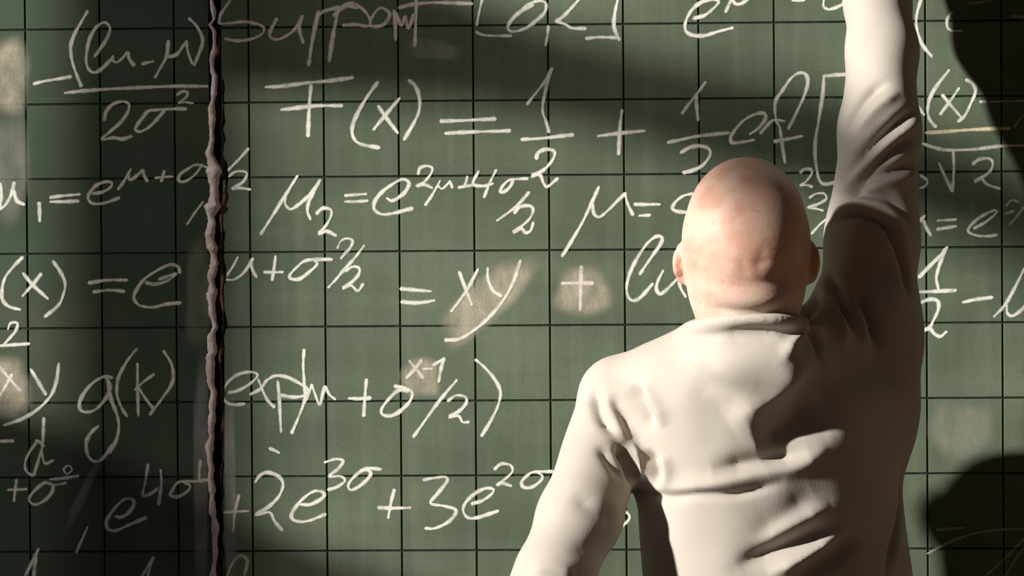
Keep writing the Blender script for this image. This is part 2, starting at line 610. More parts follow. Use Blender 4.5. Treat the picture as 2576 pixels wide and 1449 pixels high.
# --- left panel, first fraction
g('S', 'minus', 'A1', [[(255, 632), (330, 612), (430, 596), (535, 578)]])
g('P', 'opening', 'A1', [[(660, 85), (610, 170), (560, 260), (533, 350), (540, 440), (565, 530), (612, 648)]])
g('L', 'l', 'A1', [[(712, 425), (760, 360), (810, 280), (828, 210), (790, 170), (730, 200), (680, 280), (655, 380), (650, 470), (675, 530), (720, 545), (770, 515), (840, 445)]])
g('L', 'n', 'A1', [[(850, 425), (850, 455), (880, 470), (920, 440), (962, 392), (972, 440), (1010, 492)]])
g('S', 'minus', 'A1', [[(1072, 482), (1110, 472), (1155, 462)]])
g('L', 'mu', 'A1', [[(1168, 582), (1215, 500), (1255, 420), (1268, 310)], [(1255, 420), (1290, 425), (1340, 400), (1405, 310)], [(1405, 310), (1415, 390), (1448, 478)]])
g('P', 'closing', 'A1', [[(1425, 140), (1475, 190), (1520, 270), (1525, 330), (1500, 400), (1465, 490)]])
g('S', 'fraction bar', 'A1', [[(490, 700), (600, 688), (800, 672), (1050, 660), (1300, 650), (1560, 650)]])
g('D', '2', 'A1', [[(785, 905), (800, 840), (850, 785), (920, 765), (970, 785), (960, 850), (900, 930), (830, 990), (768, 1050), (850, 1037), (920, 1047), (990, 1027)]])
g('L', 'sigma', 'A1', [[(1400, 820), (1300, 820), (1180, 828), (1115, 838), (1080, 880), (1035, 940), (1020, 978), (1060, 990), (1120, 960), (1190, 890), (1235, 835)]])
g('D', 'superscript 2', 'A1', [[(1335, 715), (1370, 690), (1410, 695), (1400, 735), (1345, 775), (1390, 770), (1455, 778)]], 10)
# --- the word at the top
pk = m_chalk_pink
g('L', 'S', 'A1', [[(1750, -20), (1700, 50), (1660, 115), (1650, 175)], [(1655, 178), (1740, 175), (1830, 163), (1930, 178), (1988, 210), (1968, 260), (1890, 295), (1790, 307), (1695, 293)]], 11, pk)
g('L', 'u', 'A1', [[(2085, 140), (2058, 190), (2032, 250), (2042, 285), (2090, 297), (2160, 268), (2225, 215), (2280, 120)], [(2275, 125), (2255, 220), (2285, 320)]], 12, pk)
g('L', 'p', 'A1', [[(2400, 90), (2378, 180), (2350, 320), (2325, 490)], [(2385, 130), (2440, 85), (2520, 62), (2560, 60)]], 15, pk)
g('L', 'p', 'A1', [[(2545, 90), (2525, 180), (2500, 320), (2480, 460)], [(2520, 120), (2560, 70), (2620, 45), (2690, 60)]], 15, pk)
g('L', 'o', 'B1', [[(0, 55), (55, 25), (120, 42), (180, 92), (213, 155), (200, 195), (100, 185), (10, 190)]], 12, pk)
g('L', 'r', 'B1', [[(215, 150), (258, 85), (300, 60), (345, 85), (360, 115), (330, 170), (280, 198), (210, 195)], [(395, 80), (402, 180), (405, 300)]], 13, pk)
g('L', 't', 'B1', [[(405, 100), (450, 190), (480, 120), (500, 215), (540, 110)], [(562, -20), (557, 150), (550, 345)], [(430, 58), (540, 32), (700, 20), (980, 28)]], 13, pk)
g('P', 'square opening', 'B1', [[(1062, -20), (1037, 80), (1015, 190)], [(1010, 240), (1060, 262), (1150, 270), (1275, 270)]], 11)
g('D', '0', 'B1', [[(1440, 40), (1340, 92), (1275, 155), (1250, 208), (1285, 238), (1380, 215), (1470, 150), (1530, 88), (1535, 25), (1480, 6), (1400, 40), (1340, 92)]])
g('S', 'comma', 'B1', [[(1555, 200), (1550, 260), (1535, 340)]])
g('M', 'angle', 'B1', [[(1800, -20), (1730, 60), (1660, 130), (1615, 160)], [(1615, 160), (1680, 182), (1735, 212), (1835, 215)]])
g('P', 'square closing', 'B1', [[(2083, -20), (2060, 80), (2050, 200), (2090, 300)], [(1840, 290), (1940, 280), (2080, 285)]], 13)
g('L', 'e', 'C1', [[(90, 138), (170, 115), (240, 60), (275, 12), (220, -5), (140, 20), (70, 80), (25, 170), (30, 235), (80, 265), (170, 268), (280, 235), (380, 210)]], 13)
g('L', 'superscript mu', 'C1', [[(328, 90), (350, 40), (378, -10)], [(378, 0), (405, 30), (450, 25), (505, -12)]], 11)
g('S', 'minus', 'C1', [[(830, 5), (880, 4), (920, 2)]], 10)
g('L', 'o', 'C1', [[(1070, -15), (1065, 45), (1100, 70), (1150, 60), (1215, 30)]], 11)
g('P', 'opening', 'C1', [[(1805, -20), (1766, 120), (1772, 240), (1812, 340), (1880, 425)]], 12)
g('L', 'c', 'C1', [[(2030, 95), (2000, 140), (1997, 200), (2030, 230), (2100, 232)]], 11)
g('M', '', 'C1', [[(2160, 25), (2230, 20), (2330, 5)]], 9, m_chalk_faint)
g('M', '', 'C1', [[(2480, 118), (2530, 125), (2590, 130)]], 10, m_chalk_faint)
# --- second line
g('L', 'F', 'F', [[(669, 219), (708, 217), (768, 209), (830, 203), (887, 195)], [(783, 214), (778, 267), (775, 342)], [(708, 276), (750, 271), (800, 266), (860, 266)]], 14)
g('P', 'opening', 'B1', [[(270, 620), (190, 730), (120, 850), (80, 950), (85, 1030), (140, 1085), (280, 1112)]], 14)
g('L', 'x', 'B1', [[(275, 800), (330, 880), (420, 1000)], [(435, 740), (350, 840), (240, 975)]], 13)
g('P', 'closing', 'B1', [[(505, 605), (555, 650), (585, 740), (580, 840), (540, 930), (470, 1050)]], 13)
g('S', 'equals', 'B1', [[(745, 912), (900, 908), (1155, 895)], [(780, 1005), (950, 995), (1265, 985)]], 13)
g('D', '1', 'B1', [[(1395, 785), (1470, 690), (1540, 600), (1582, 515)], [(1562, 560), (1530, 700), (1512, 830), (1540, 920), (1560, 995)]], 12)
g('S', 'fraction bar', 'B1', [[(1355, 1050), (1500, 1042), (1740, 1015)]], 13)
g('D', '2', 'B1', [[(1465, 1195), (1480, 1150), (1540, 1125), (1600, 1140), (1590, 1200), (1520, 1280), (1430, 1325), (1490, 1315), (1520, 1380), (1550, 1405), (1625, 1345)]], 13)
g('S', 'plus', 'B1', [[(2110, 830), (2095, 950), (2085, 1160)], [(1930, 1025), (2080, 1005), (2280, 985)]], 13)
g('D', '1', 'C1', [[(0, 855), (60, 770), (110, 710), (175, 620)], [(105, 710), (110, 800), (120, 905)]], 12)
g('S', 'fraction bar', 'C1', [[(-105, 1072), (0, 1050), (120, 1025), (350, 1000)]], 13)
g('D', '2', 'C1', [[(-10, 1150), (60, 1110), (140, 1100), (200, 1120), (210, 1170), (160, 1240), (90, 1280), (10, 1300)]], 13)
g('L', 'e', 'C1', [[(510, 1010), (570, 970), (625, 900), (620, 855), (550, 860), (460, 910), (390, 990), (365, 1040), (380, 1075), (450, 1070), (540, 1055)]], 12)
g('L', 'r', 'C1', [[(590, 1005), (640, 945), (690, 905), (770, 912)]], 11)
g('L', 'f', 'C1', [[(800, 970), (860, 850), (920, 720), (947, 620), (930, 560), (880, 550), (820, 590), (750, 690), (702, 770), (706, 900), (735, 960), (752, 1080), (775, 1225)], [(695, 1065), (780, 1050), (905, 1025)]], 12)
g('P', 'tall square opening', 'C1', [[(1260, 560), (1160, 565), (1068, 575)], [(1068, 575), (1060, 700), (1030, 900), (1002, 1080), (1010, 1250), (1052, 1380), (1175, 1370)]], 13)
g('D', 'small 2', 'C1', [[(890, 1300), (920, 1275), (970, 1275), (975, 1310), (930, 1370), (888, 1396), (935, 1393), (980, 1408)]], 10)
g('D', 'small 2', 'C2', [[(960, 40), (1010, 10), (1070, 10), (1085, 50), (1020, 90), (948, 112), (1000, 120), (1060, 137)]], 10)
g('S', 'slash', 'C2', [[(975, 310), (1040, 240), (1112, 178)], [(1112, 178), (1095, 230), (1080, 275)]], 10)
g('P', 'opening', 'C1', [[(2010, 530), (1930, 630), (1870, 730), (1850, 830), (1865, 900), (1910, 955)]], 13)
g('L', 'x', 'C1', [[(1960, 715), (2030, 800), (2108, 890)], [(2085, 665), (2020, 760), (1945, 860)]], 11)
g('P', 'closing', 'C1', [[(2140, 600), (2190, 630), (2210, 690), (2170, 790), (2130, 870), (2080, 915)]], 12)
g('M', '', 'C1', [[(1775, 800), (1795, 830), (1822, 862)]], 13, m_chalk_soft)
g('M', '', 'C1', [[(2245, 765), (2290, 766)]], 10)
g('S', 'line', 'C1', [[(2290, 766), (2420, 763), (2580, 760)]], 5, m_chalk_soft)
g('S', 'fraction bar', 'C1', [[(1840, 1000), (2000, 990), (2200, 976), (2462, 966)]], 13, m_chalk_yellow)
g('S', 'root', 'C1', [[(1935, 1230), (1980, 1330), (2035, 1440)], [(2035, 1440), (2047, 1280), (2042, 1135)], [(1810, 1080), (1900, 1112), (2000, 1130), (2200, 1125), (2400, 1100), (2580, 1095)]], 12, m_chalk_soft)
g('D', '2', 'C1', [[(2190, 1235), (2240, 1200), (2310, 1195), (2340, 1230), (2310, 1300), (2200, 1372), (2250, 1345), (2300, 1390), (2390, 1420)]], 12, m_chalk_soft)
g('M', '', 'C1', [[(1795, 1320), (1845, 1358), (1832, 1400), (1790, 1420)]], 11, m_chalk_soft)
g('M', '', 'C1', [[(2580, 860), (2540, 900), (2500, 960)]], 9, m_chalk_faint)
# --- third line
g('L', 'mu', 'F', [[(0, 526), (14, 515), (28, 490), (36, 460)], [(34, 480), (43, 505), (60, 514)], [(0, 462), (3, 490), (0, 520)]], 13)
g('D', 'subscript 1', 'A2', [[(295, 80), (298, 150), (300, 215)]], 13)
g('S', 'equals', 'A2', [[(380, 38), (480, 25), (600, 15)], [(380, 70), (480, 70), (590, 65)]], 12)
g('L', 'e', 'F', [[(234, 487), (258, 483), (278, 471), (281, 459), (262, 458), (240, 468), (225, 487), (222, 500), (231, 511), (250, 513), (275, 507), (300, 497)]], 12)
g('L', 'superscript mu', 'A1', [[(890, 1425), (930, 1370), (970, 1300), (985, 1275)], [(965, 1310), (975, 1350), (1010, 1340), (1075, 1280)], [(1075, 1280), (1085, 1320), (1110, 1365)]], 11)
g('S', 'plus', 'A1', [[(1170, 1340), (1230, 1334), (1300, 1330)], [(1237, 1288), (1225, 1330), (1215, 1365)]], 11)
g('L', 'superscript sigma', 'A1', [[(1565, 1262), (1480, 1240), (1420, 1270), (1360, 1310), (1345, 1355), (1380, 1370), (1440, 1340), (1490, 1290), (1520, 1240)]], 11)
g('S', 'slash', 'A1', [[(1870, 1120), (1800, 1200), (1680, 1320)]], 12)
g('D', 'superscript 2', 'A1', [[(1720, 1330), (1770, 1295), (1830, 1290), (1860, 1310), (1830, 1370), (1750, 1422), (1800, 1415), (1885, 1427)]], 11)
g('S', 'slash', 'A2', [[(1530, 70), (1470, 150), (1410, 240)]], 8)
g('L', 'mu', 'F', [[(656, 589), (685, 544), (718, 491), (748, 443)], [(718, 491), (718, 514), (731, 526), (748, 517), (778, 491), (805, 453)], [(805, 453), (788, 484), (776, 511), (774, 534), (781, 551)]], 12.5)
g('D', 'subscript 2', 'A2', [[(2385, 160), (2430, 120), (2490, 130), (2492, 180), (2455, 250), (2402, 312), (2460, 292), (2530, 325)]], 12)
g('S', 'equals', 'F', [[(868, 492), (895, 490), (922, 488)], [(868, 507), (895, 507), (925, 505)]], 10)
g('L', 'e', 'F', [[(974, 499), (987, 505), (1007, 494), (1022, 479), (1029, 460), (1012, 451), (985, 465), (960, 484), (943, 507), (942, 527), (960, 539), (987, 537), (1037, 524)]], 13)
g('D', 'superscript 2', 'B1', [[(575, 1310), (590, 1265), (640, 1250), (680, 1265), (670, 1310), (620, 1370), (560, 1405), (620, 1390), (680, 1415)]], 11)
g('L', 'superscript mu', 'F', [[(1070, 516), (1087, 491), (1107, 455)], [(1103, 468), (1112, 475), (1125, 464), (1132, 456)], [(1132, 456), (1138, 472)]], 10)
g('S', 'plus', 'B1', [[(880, 1412), (930, 1403), (985, 1395)], [(945, 1330), (935, 1370), (918, 1410)]], 10)
g('D', 'superscript 4', 'F', [[(1204, 431), (1190, 462), (1215, 468), (1240, 462)], [(1248, 428), (1232, 460), (1218, 496)]], 11)
g('L', 'superscript sigma', 'B1', [[(1400, 1345), (1330, 1348), (1260, 1357), (1212, 1400), (1192, 1445), (1230, 1440), (1270, 1402), (1290, 1360)]], 11)
g('S', 'slash', 'B2', [[(1410, 0), (1330, 90), (1250, 155), (1170, 212)]], 11)
g('D', '2', 'B2', [[(1300, 155), (1340, 110), (1410, 100), (1440, 130), (1420, 190), (1360, 250), (1288, 302), (1350, 272), (1380, 302), (1420, 290), (1442, 228)]], 12)
g('L', 'mu', 'B2', [[(1660, 480), (1740, 350), (1820, 210), (1890, 60), (1935, -40)], [(1888, 90), (1900, 160), (1940, 185), (2000, 140), (2080, 60), (2135, 8)], [(2135, 8), (2150, 80), (2192, 168)]], 12)
g('S', 'equals', 'B2', [[(2205, 90), (2290, 91), (2395, 90)], [(2240, 176), (2320, 172)]], 12)
g('L', 'e', 'B2', [[(2640, 10), (2575, 25), (2520, 65), (2490, 112), (2515, 140), (2590, 150)]], 12)
g('L', 'lambda', 'C2', [[(1765, 245), (1795, 210), (1825, 178)], [(1818, 215), (1840, 265), (1872, 322)]], 12, m_chalk_soft)
g('S', 'equals', 'C2', [[(1925, 212), (2000, 208), (2062, 205)], [(1920, 277), (2000, 265), (2065, 255)]], 11, m_chalk_soft)
g('L', 'e', 'C2', [[(2200, 270), (2290, 220), (2370, 150), (2340, 138), (2240, 190), (2165, 260), (2160, 300), (2220, 325), (2300, 330), (2370, 320)]], 11, m_chalk_soft)
g('D', 'superscript 2', 'C2', [[(2440, 100), (2480, 60), (2530, 70)], [(2435, 160), (2470, 150), (2495, 140)]], 11, m_chalk_faint)
g('S', 'slash', 'C2', [[(2470, 240), (2530, 170), (2575, 110)]], 11, m_chalk_faint)
# --- fourth line
g('P', 'opening', 'A2', [[(170, 490), (100, 560), (40, 640), (15, 730), (20, 810), (70, 860), (150, 882)]], 12.5)
g('L', 'x', 'A2', [[(175, 610), (250, 700), (360, 800)], [(310, 615), (250, 690), (170, 780)]], 12.5)
g('P', 'closing', 'A2', [[(400, 520), (450, 590), (490, 680), (480, 760), (440, 850), (340, 935)]], 12)
g('S', 'equals', 'A2', [[(670, 682), (800, 662), (955, 660)], [(705, 750), (820, 736), (935, 746)]], 13)
g('L', 'e', 'A2', [[(1355, 605), (1340, 560), (1280, 545), (1180, 590), (1080, 660), (1020, 750), (1010, 800), (1050, 850), (1150, 865), (1250, 842), (1358, 832)], [(1100, 680), (1170, 692), (1260, 665), (1325, 612), (1250, 637), (1200, 655)]], 12)
g('L', 'superscript mu', 'A2', [[(1688, 652), (1750, 565), (1790, 490)], [(1690, 655), (1765, 655), (1840, 600), (1905, 498)], [(1890, 530), (1905, 590), (1932, 637)]], 11)
g('S', 'plus', 'A2', [[(1990, 600), (2060, 601), (2130, 600)], [(2075, 480), (2065, 570), (2050, 660)]], 11)
g('L', 'superscript sigma', 'A2', [[(2500, 505), (2400, 505), (2300, 515), (2240, 560), (2185, 620), (2192, 650), (2260, 650), (2340, 590), (2390, 540), (2370, 518)]], 12)
g('D', 'small 2', 'F', [[(849, 624), (858, 606), (874, 600), (887, 606), (882, 622), (868, 638), (858, 650)]], 10, m_chalk_soft)
g('S', 'slash', 'F', [[(916, 618), (893, 648), (866, 678), (845, 703), (826, 723)]], 11)
g('D', '2', 'B2', [[(30, 592), (80, 560), (130, 570), (125, 620), (70, 680), (5, 722), (70, 702), (120, 742), (160, 690)]], 12)
g('S', 'equals', 'B2', [[(445, 725), (550, 735), (670, 745)], [(450, 825), (570, 832), (695, 815)]], 13)
g('L', 'x', 'B2', [[(885, 600), (930, 720), (980, 845)], [(1025, 580), (940, 740), (825, 895)]], 12)
g('L', 'y', 'B2', [[(1100, 570), (1100, 650), (1140, 740), (1200, 780)], [(1345, 515), (1290, 680), (1210, 820), (1100, 950), (980, 1050), (880, 1105), (780, 1112)]], 12.5)
g('S', 'plus', 'B2', [[(1805, 560), (1800, 700), (1795, 885)], [(1660, 685), (1780, 683), (1890, 683)]], 15, m_chalk_pink)
g('L', 'l', 'B2', [[(2245, 615), (2330, 490), (2400, 390), (2410, 340), (2360, 335), (2280, 410), (2190, 560), (2150, 680), (2150, 770), (2190, 815), (2250, 790), (2340, 690)]], 12.5)
g('L', 'n', 'B2', [[(2420, 590), (2380, 670), (2370, 730), (2400, 765), (2460, 720), (2535, 640)], [(2535, 640), (2552, 720), (2590, 785)]], 12)
g('D', '1', 'C2', [[(1785, 640), (1860, 560), (1930, 490), (1995, 415)], [(1980, 430), (1935, 560), (1915, 650), (1935, 740)]], 13)
g('S', 'fraction bar', 'C2', [[(1725, 750), (1850, 748), (2060, 738)]], 13)
g('D', '2', 'C2', [[(1740, 885), (1800, 830), (1870, 805), (1925, 820), (1930, 880), (1890, 970), (1860, 1020), (1790, 1055), (1860, 1025), (1900, 1065), (1945, 1085), (1990, 1050)]], 13)
g('S', 'minus', 'C2', [[(2115, 828), (2220, 805), (2335, 790)]], 12)
g('L', 'l', 'C2', [[(2350, 935), (2430, 850), (2500, 730), (2580, 570)], [(2445, 850), (2450, 910), (2490, 930), (2550, 890), (2590, 850)]], 12, m_chalk_soft)
# --- fifth line
g('D', '2', 'A2', [[(60, 1030), (80, 985), (130, 985), (120, 1040), (80, 1090), (35, 1140)]], 10)
g('S', 'fraction bar', 'A2', [[(-10, 1156), (100, 1148), (220, 1140)]], 11)
g('L', 'x', 'F', [[(-2, 922), (25, 953), (50, 982)], [(-2, 998), (12, 975), (30, 942)]], 13, m_chalk_pink)
g('L', 'y', 'F', [[(78, 930), (96, 960), (115, 992)], [(148, 915), (142, 958), (128, 995), (97, 1028), (57, 1053), (10, 1070)]], 12.5)
g('L', 'g', 'F', [[(282, 950), (260, 948), (234, 963), (214, 985), (201, 1010), (202, 1030), (218, 1037), (240, 1030), (264, 1005), (277, 975), (268, 948)],
                  [(270, 955), (280, 1005), (294, 1042), (299, 1075), (292, 1109), (275, 1138)], [(247, 1072), (228, 1090), (217, 1115), (221, 1145), (236, 1160), (257, 1155), (283, 1120)]], 13)
g('P', 'opening', 'F', [[(344, 878), (320, 908), (300, 945), (294, 975), (296, 1000), (307, 1028), (320, 1047)]], 12)
g('L', 'k', 'F', [[(346, 915), (346, 965), (348, 1045)], [(387, 942), (362, 960), (340, 980)], [(350, 978), (368, 1005), (386, 1028)]], 12)
g('P', 'closing', 'F', [[(412, 883), (431, 915), (436, 945), (431, 968), (411, 998), (378, 1042)]], 12)
g('L', 'e', 'F', [[(575, 988), (600, 982), (628, 966), (648, 945), (634, 936), (604, 940), (580, 955), (565, 975), (561, 995), (570, 1012), (590, 1018), (615, 1016)]], 11)
g('L', 'x', 'F', [[(650, 955), (662, 985), (674, 1008), (690, 1024)], [(672, 955), (655, 978), (630, 992)]], 11)
g('L', 'p', 'F', [[(699, 960), (703, 1010), (707, 1086)], [(668, 960), (690, 946), (720, 948), (755, 965), (775, 980), (768, 994), (740, 999), (705, 994)]], 12)
g('P', 'opening', 'F', [[(765, 880), (763, 920), (766, 970), (768, 1000), (755, 1040), (734, 1089)]], 12)
g('L', 'mu', 'F', [[(772, 1005), (784, 968)], [(784, 968), (794, 995), (804, 1018), (812, 990), (818, 972), (828, 992), (843, 1004)]], 11)
g('S', 'plus', 'F', [[(922, 955), (918, 1000), (915, 1046)], [(878, 1002), (903, 1003), (932, 1001)]], 13)
g('L', 'sigma', 'B3', [[(500, 55), (430, 50), (360, 110), (300, 190), (310, 235), (380, 240), (460, 190), (520, 120), (525, 60), (460, 30), (400, 20)]], 13)
g('L', 'superscript x', 'B2', [[(510, 1270), (560, 1330), (610, 1395)], [(600, 1265), (550, 1330), (490, 1395)]], 13, m_chalk_pink)
g('S', 'minus', 'B2', [[(615, 1331), (680, 1328)]], 10, m_chalk_pink)
g('D', 'superscript 1', 'B2', [[(690, 1300), (730, 1275), (768, 1252)], [(768, 1252), (745, 1340), (730, 1425)]], 13)
g('S', 'slash', 'B3', [[(865, -25), (750, 110), (640, 260), (540, 400)]], 12)
g('D', '2', 'B3', [[(800, 130), (860, 90), (930, 100), (935, 150), (880, 210), (808, 250), (880, 245), (910, 290), (955, 290)]], 12)
g('P', 'closing', 'F', [[(1197, 905), (1220, 925), (1243, 952), (1256, 975), (1259, 995), (1250, 1028), (1231, 1065), (1212, 1096)]], 12)
# --- sixth line
g('S', 'minus', 'A3', [[(-10, 436), (50, 433), (100, 432)]], 12)
g('L', 'd', 'A3', [[(285, 430), (220, 520), (188, 600), (200, 660), (250, 690), (270, 640), (315, 490)], [(330, 260), (325, 400), (316, 520), (340, 600), (400, 578)], [(270, 428), (300, 440), (330, 470)]], 11)
g('S', 'plus', 'A3', [[(60, 800), (130, 798), (200, 795)], [(125, 725), (115, 800), (105, 885)]], 11)
g('L', 'sigma', 'A3', [[(340, 745), (300, 770), (240, 830), (220, 880), (260, 910), (330, 885), (390, 820), (395, 765), (340, 742)]], 12)
g('S', 'equals', 'A3', [[(380, 722), (480, 712), (590, 695)], [(400, 768), (450, 758), (495, 750)]], 11, m_chalk_soft)
g('D', 'superscript 0', 'A3', [[(500, 620), (480, 650), (505, 680), (540, 652), (528, 622), (498, 620)]], 9, m_chalk_soft)
g('L', 'e', 'A3', [[(870, 1000), (920, 1005), (980, 960), (1010, 900), (990, 870), (940, 870), (880, 920), (820, 1000), (800, 1050), (820, 1100), (880, 1105), (980, 1060), (1100, 1010)]], 13)
g('D', 'superscript 4', 'A3', [[(1115, 610), (1095, 740), (1075, 840), (1130, 832), (1185, 790)], [(1210, 650), (1215, 760), (1195, 910)]], 12, m_chalk_soft)
g('L', 'superscript sigma', 'A3', [[(1590, 720), (1480, 735), (1350, 740), (1300, 800), (1285, 840), (1340, 852), (1410, 812), (1432, 770), (1380, 740)], [(1510, 580), (1503, 650), (1500, 730)]], 12, m_chalk_soft)
g('M', 'prime', 'A3', [[(660, 1080), (620, 1170), (575, 1270)]], 10, m_chalk_soft)
g('M', '', 'A3', [[(290, 1245), (240, 1350), (180, 1470)], [(275, 1300), (262, 1380), (252, 1470)]], 12, m_chalk_soft)
g('D', '1', 'A3', [[(1155, 1310), (1100, 1400), (1055, 1470)], [(1145, 1330), (1125, 1400), (1105, 1470)]], 12)
g('S', 'plus', 'A3', [[(1690, 970), (1780, 965), (1870, 960)], [(1800, 840), (1772, 960), (1755, 1110)]], 11, m_chalk_pink)
g('M', 'dot', 'A3', [[(2032, 488), (2065, 502), (2100, 520)]], 13)
g('D', '2', 'A3', [[(1925, 740), (1960, 690), (2020, 670), (2100, 700), (2132, 760), (2100, 850), (2020, 930), (1928, 988), (2030, 970), (2070, 1040), (2125, 1102)]], 13)
g('L', 'e', 'A3', [[(2260, 910), (2340, 910), (2430, 860), (2435, 820), (2370, 810), (2290, 860), (2220, 940), (2195, 1000), (2230, 1035), (2320, 1035), (2450, 985)]], 12.5)
g('D', 'superscript 3', 'F', [[(817, 1163), (845, 1155), (863, 1160), (850, 1180), (828, 1198), (856, 1198), (868, 1209), (850, 1224), (826, 1232)]], 11)
g('L', 'superscript sigma', 'B3', [[(295, 645), (200, 640), (130, 670), (60, 740), (50, 785), (80, 800), (150, 760), (215, 690), (200, 655), (140, 655)]], 12)
g('S', 'plus', 'B3', [[(395, 800), (370, 900), (350, 1010)], [(275, 935), (390, 938), (515, 935)]], 12.5)
g('D', '3', 'B3', [[(615, 725), (700, 710), (780, 705), (790, 740), (720, 830), (668, 900), (760, 920), (850, 945), (852, 990), (790, 1050), (700, 1090), (630, 1090)]], 12.5)
g('L', 'e', 'B3', [[(980, 905), (1060, 880), (1130, 830), (1140, 795), (1080, 790), (1000, 830), (930, 900), (915, 960), (950, 1010), (1020, 1010), (1100, 985), (1175, 960)]], 12.5)
g('D', 'superscript 2', 'B3', [[(1150, 645), (1200, 605), (1270, 615), (1285, 660), (1240, 710), (1168, 768), (1210, 750), (1275, 770)]], 11)
g('L', 'superscript sigma', 'B3', [[(1590, 662), (1450, 665), (1400, 690), (1355, 740), (1370, 780), (1430, 780), (1490, 740), (1512, 700), (1470, 663)]], 12)
g('M', 'tail', 'B3', [[(2140, 965), (2168, 1000), (2145, 1045), (2070, 1105)]], 12)
g('L', 'l', 'A3', [[(1700, 1480), (1755, 1345), (1815, 1295), (1860, 1330), (1852, 1400), (1830, 1480)]], 12, m_chalk_soft)
g('M', '', 'C3', [[(1920, 1100), (2030, 1092), (2130, 1085)]], 11, m_chalk_faint)
g('M', '', 'C3', [[(1850, 1280), (2000, 1200), (2200, 1130), (2400, 1100), (2590, 1095)]], 9, m_chalk_faint)
g('M', '', 'C3', [[(2590, 1150), (2450, 1300), (2260, 1470)], [(2590, 1210), (2500, 1340), (2420, 1470)]], 9, m_chalk_faint)

# ------------------------------------------------------------------ chalk smudges
def smudge(px, py, hx, hy, ang, m, label, power=2.6):
    v, f, uv = [], [], []
    n, rings = 40, (0.0, 0.35, 0.6, 0.8, 1.0)
    ca, sa = math.cos(R(ang)), math.sin(R(ang))
    ph = chalk_rng.uniform(0, 6)
    for rr in rings:
        for k in range(n):
            t_ = 2 * math.pi * k / n
            c_, s_ = math.cos(t_), math.sin(t_)
            ex = math.copysign(abs(c_) ** (2 / power), c_) * hx
            ey = math.copysign(abs(s_) ** (2 / power), s_) * hy
            wob = 1 + 0.07 * math.sin(3 * t_ + ph) + 0.05 * math.sin(5 * t_ + 2 * ph)
            q = W(px + rr * wob * (ex * ca - ey * sa), py + rr * wob * (ex * sa + ey * ca), 0.0005)
            v.append((q.x, -0.00010 - 0.00004 * (1 - rr * rr), q.z))
            uv.append((rr, 0))
    for j in range(len(rings) - 1):
        for k in range(n):
            a, b = j * n + k, j * n + (k + 1) % n
            f.append([a, a + n, b + n, b])
    me = mesh_from('smudge', v, f, True)
    ul = me.uv_layers.new(name='UVMap')
    vi = np.zeros(len(me.loops), dtype=np.int32)
    me.loops.foreach_get('vertex_index', vi)
    ul.data.foreach_set('uv', np.array(uv, dtype=np.float32)[vi].ravel())
    bpart('chalk_smudge', me, m, label=label)


smudge(1225, 755, 165, 62, -42, m_smudge, 'wiped beige chalk smudge behind the letters x and y')
smudge(1466, 735, 82, 74, 0, m_smudge, 'round beige chalk smudge behind the plus sign', 2.4)
smudge(1060, 950, 56, 58, 0, m_smudge, 'square beige chalk smudge behind the superscript x')
smudge(20, 978, 64, 92, 0, m_smudge, 'beige chalk smudge behind the letters x and y by the left edge')
smudge(18, 190, 66, 110, 0, m_smudge, 'pale vertical chalk smudge near the left edge')
smudge(15, 420, 70, 150, 0, m_smudge_soft, 'faint chalk smudge below the pale one')
smudge(1090, 125, 85, 30, 8, m_smudge_soft, 'faint wipe mark under the word')
smudge(506, 1200, 22, 330, 0, m_smudge_grey, 'grey chalk dust streak left of the seam', 4)
smudge(577, 1240, 20, 290, 0, m_smudge_grey, 'grey chalk dust streak right of the seam', 4)
smudge(500, 740, 40, 160, 0, m_smudge_soft, 'faint dust beside the seam')
smudge(2420, 1080, 95, 85, 0, m_smudge_soft, 'faint wiped cloud right of the man')
smudge(210, 1240, 14, 120, 25, m_smudge_soft, 'faint curved wipe mark')

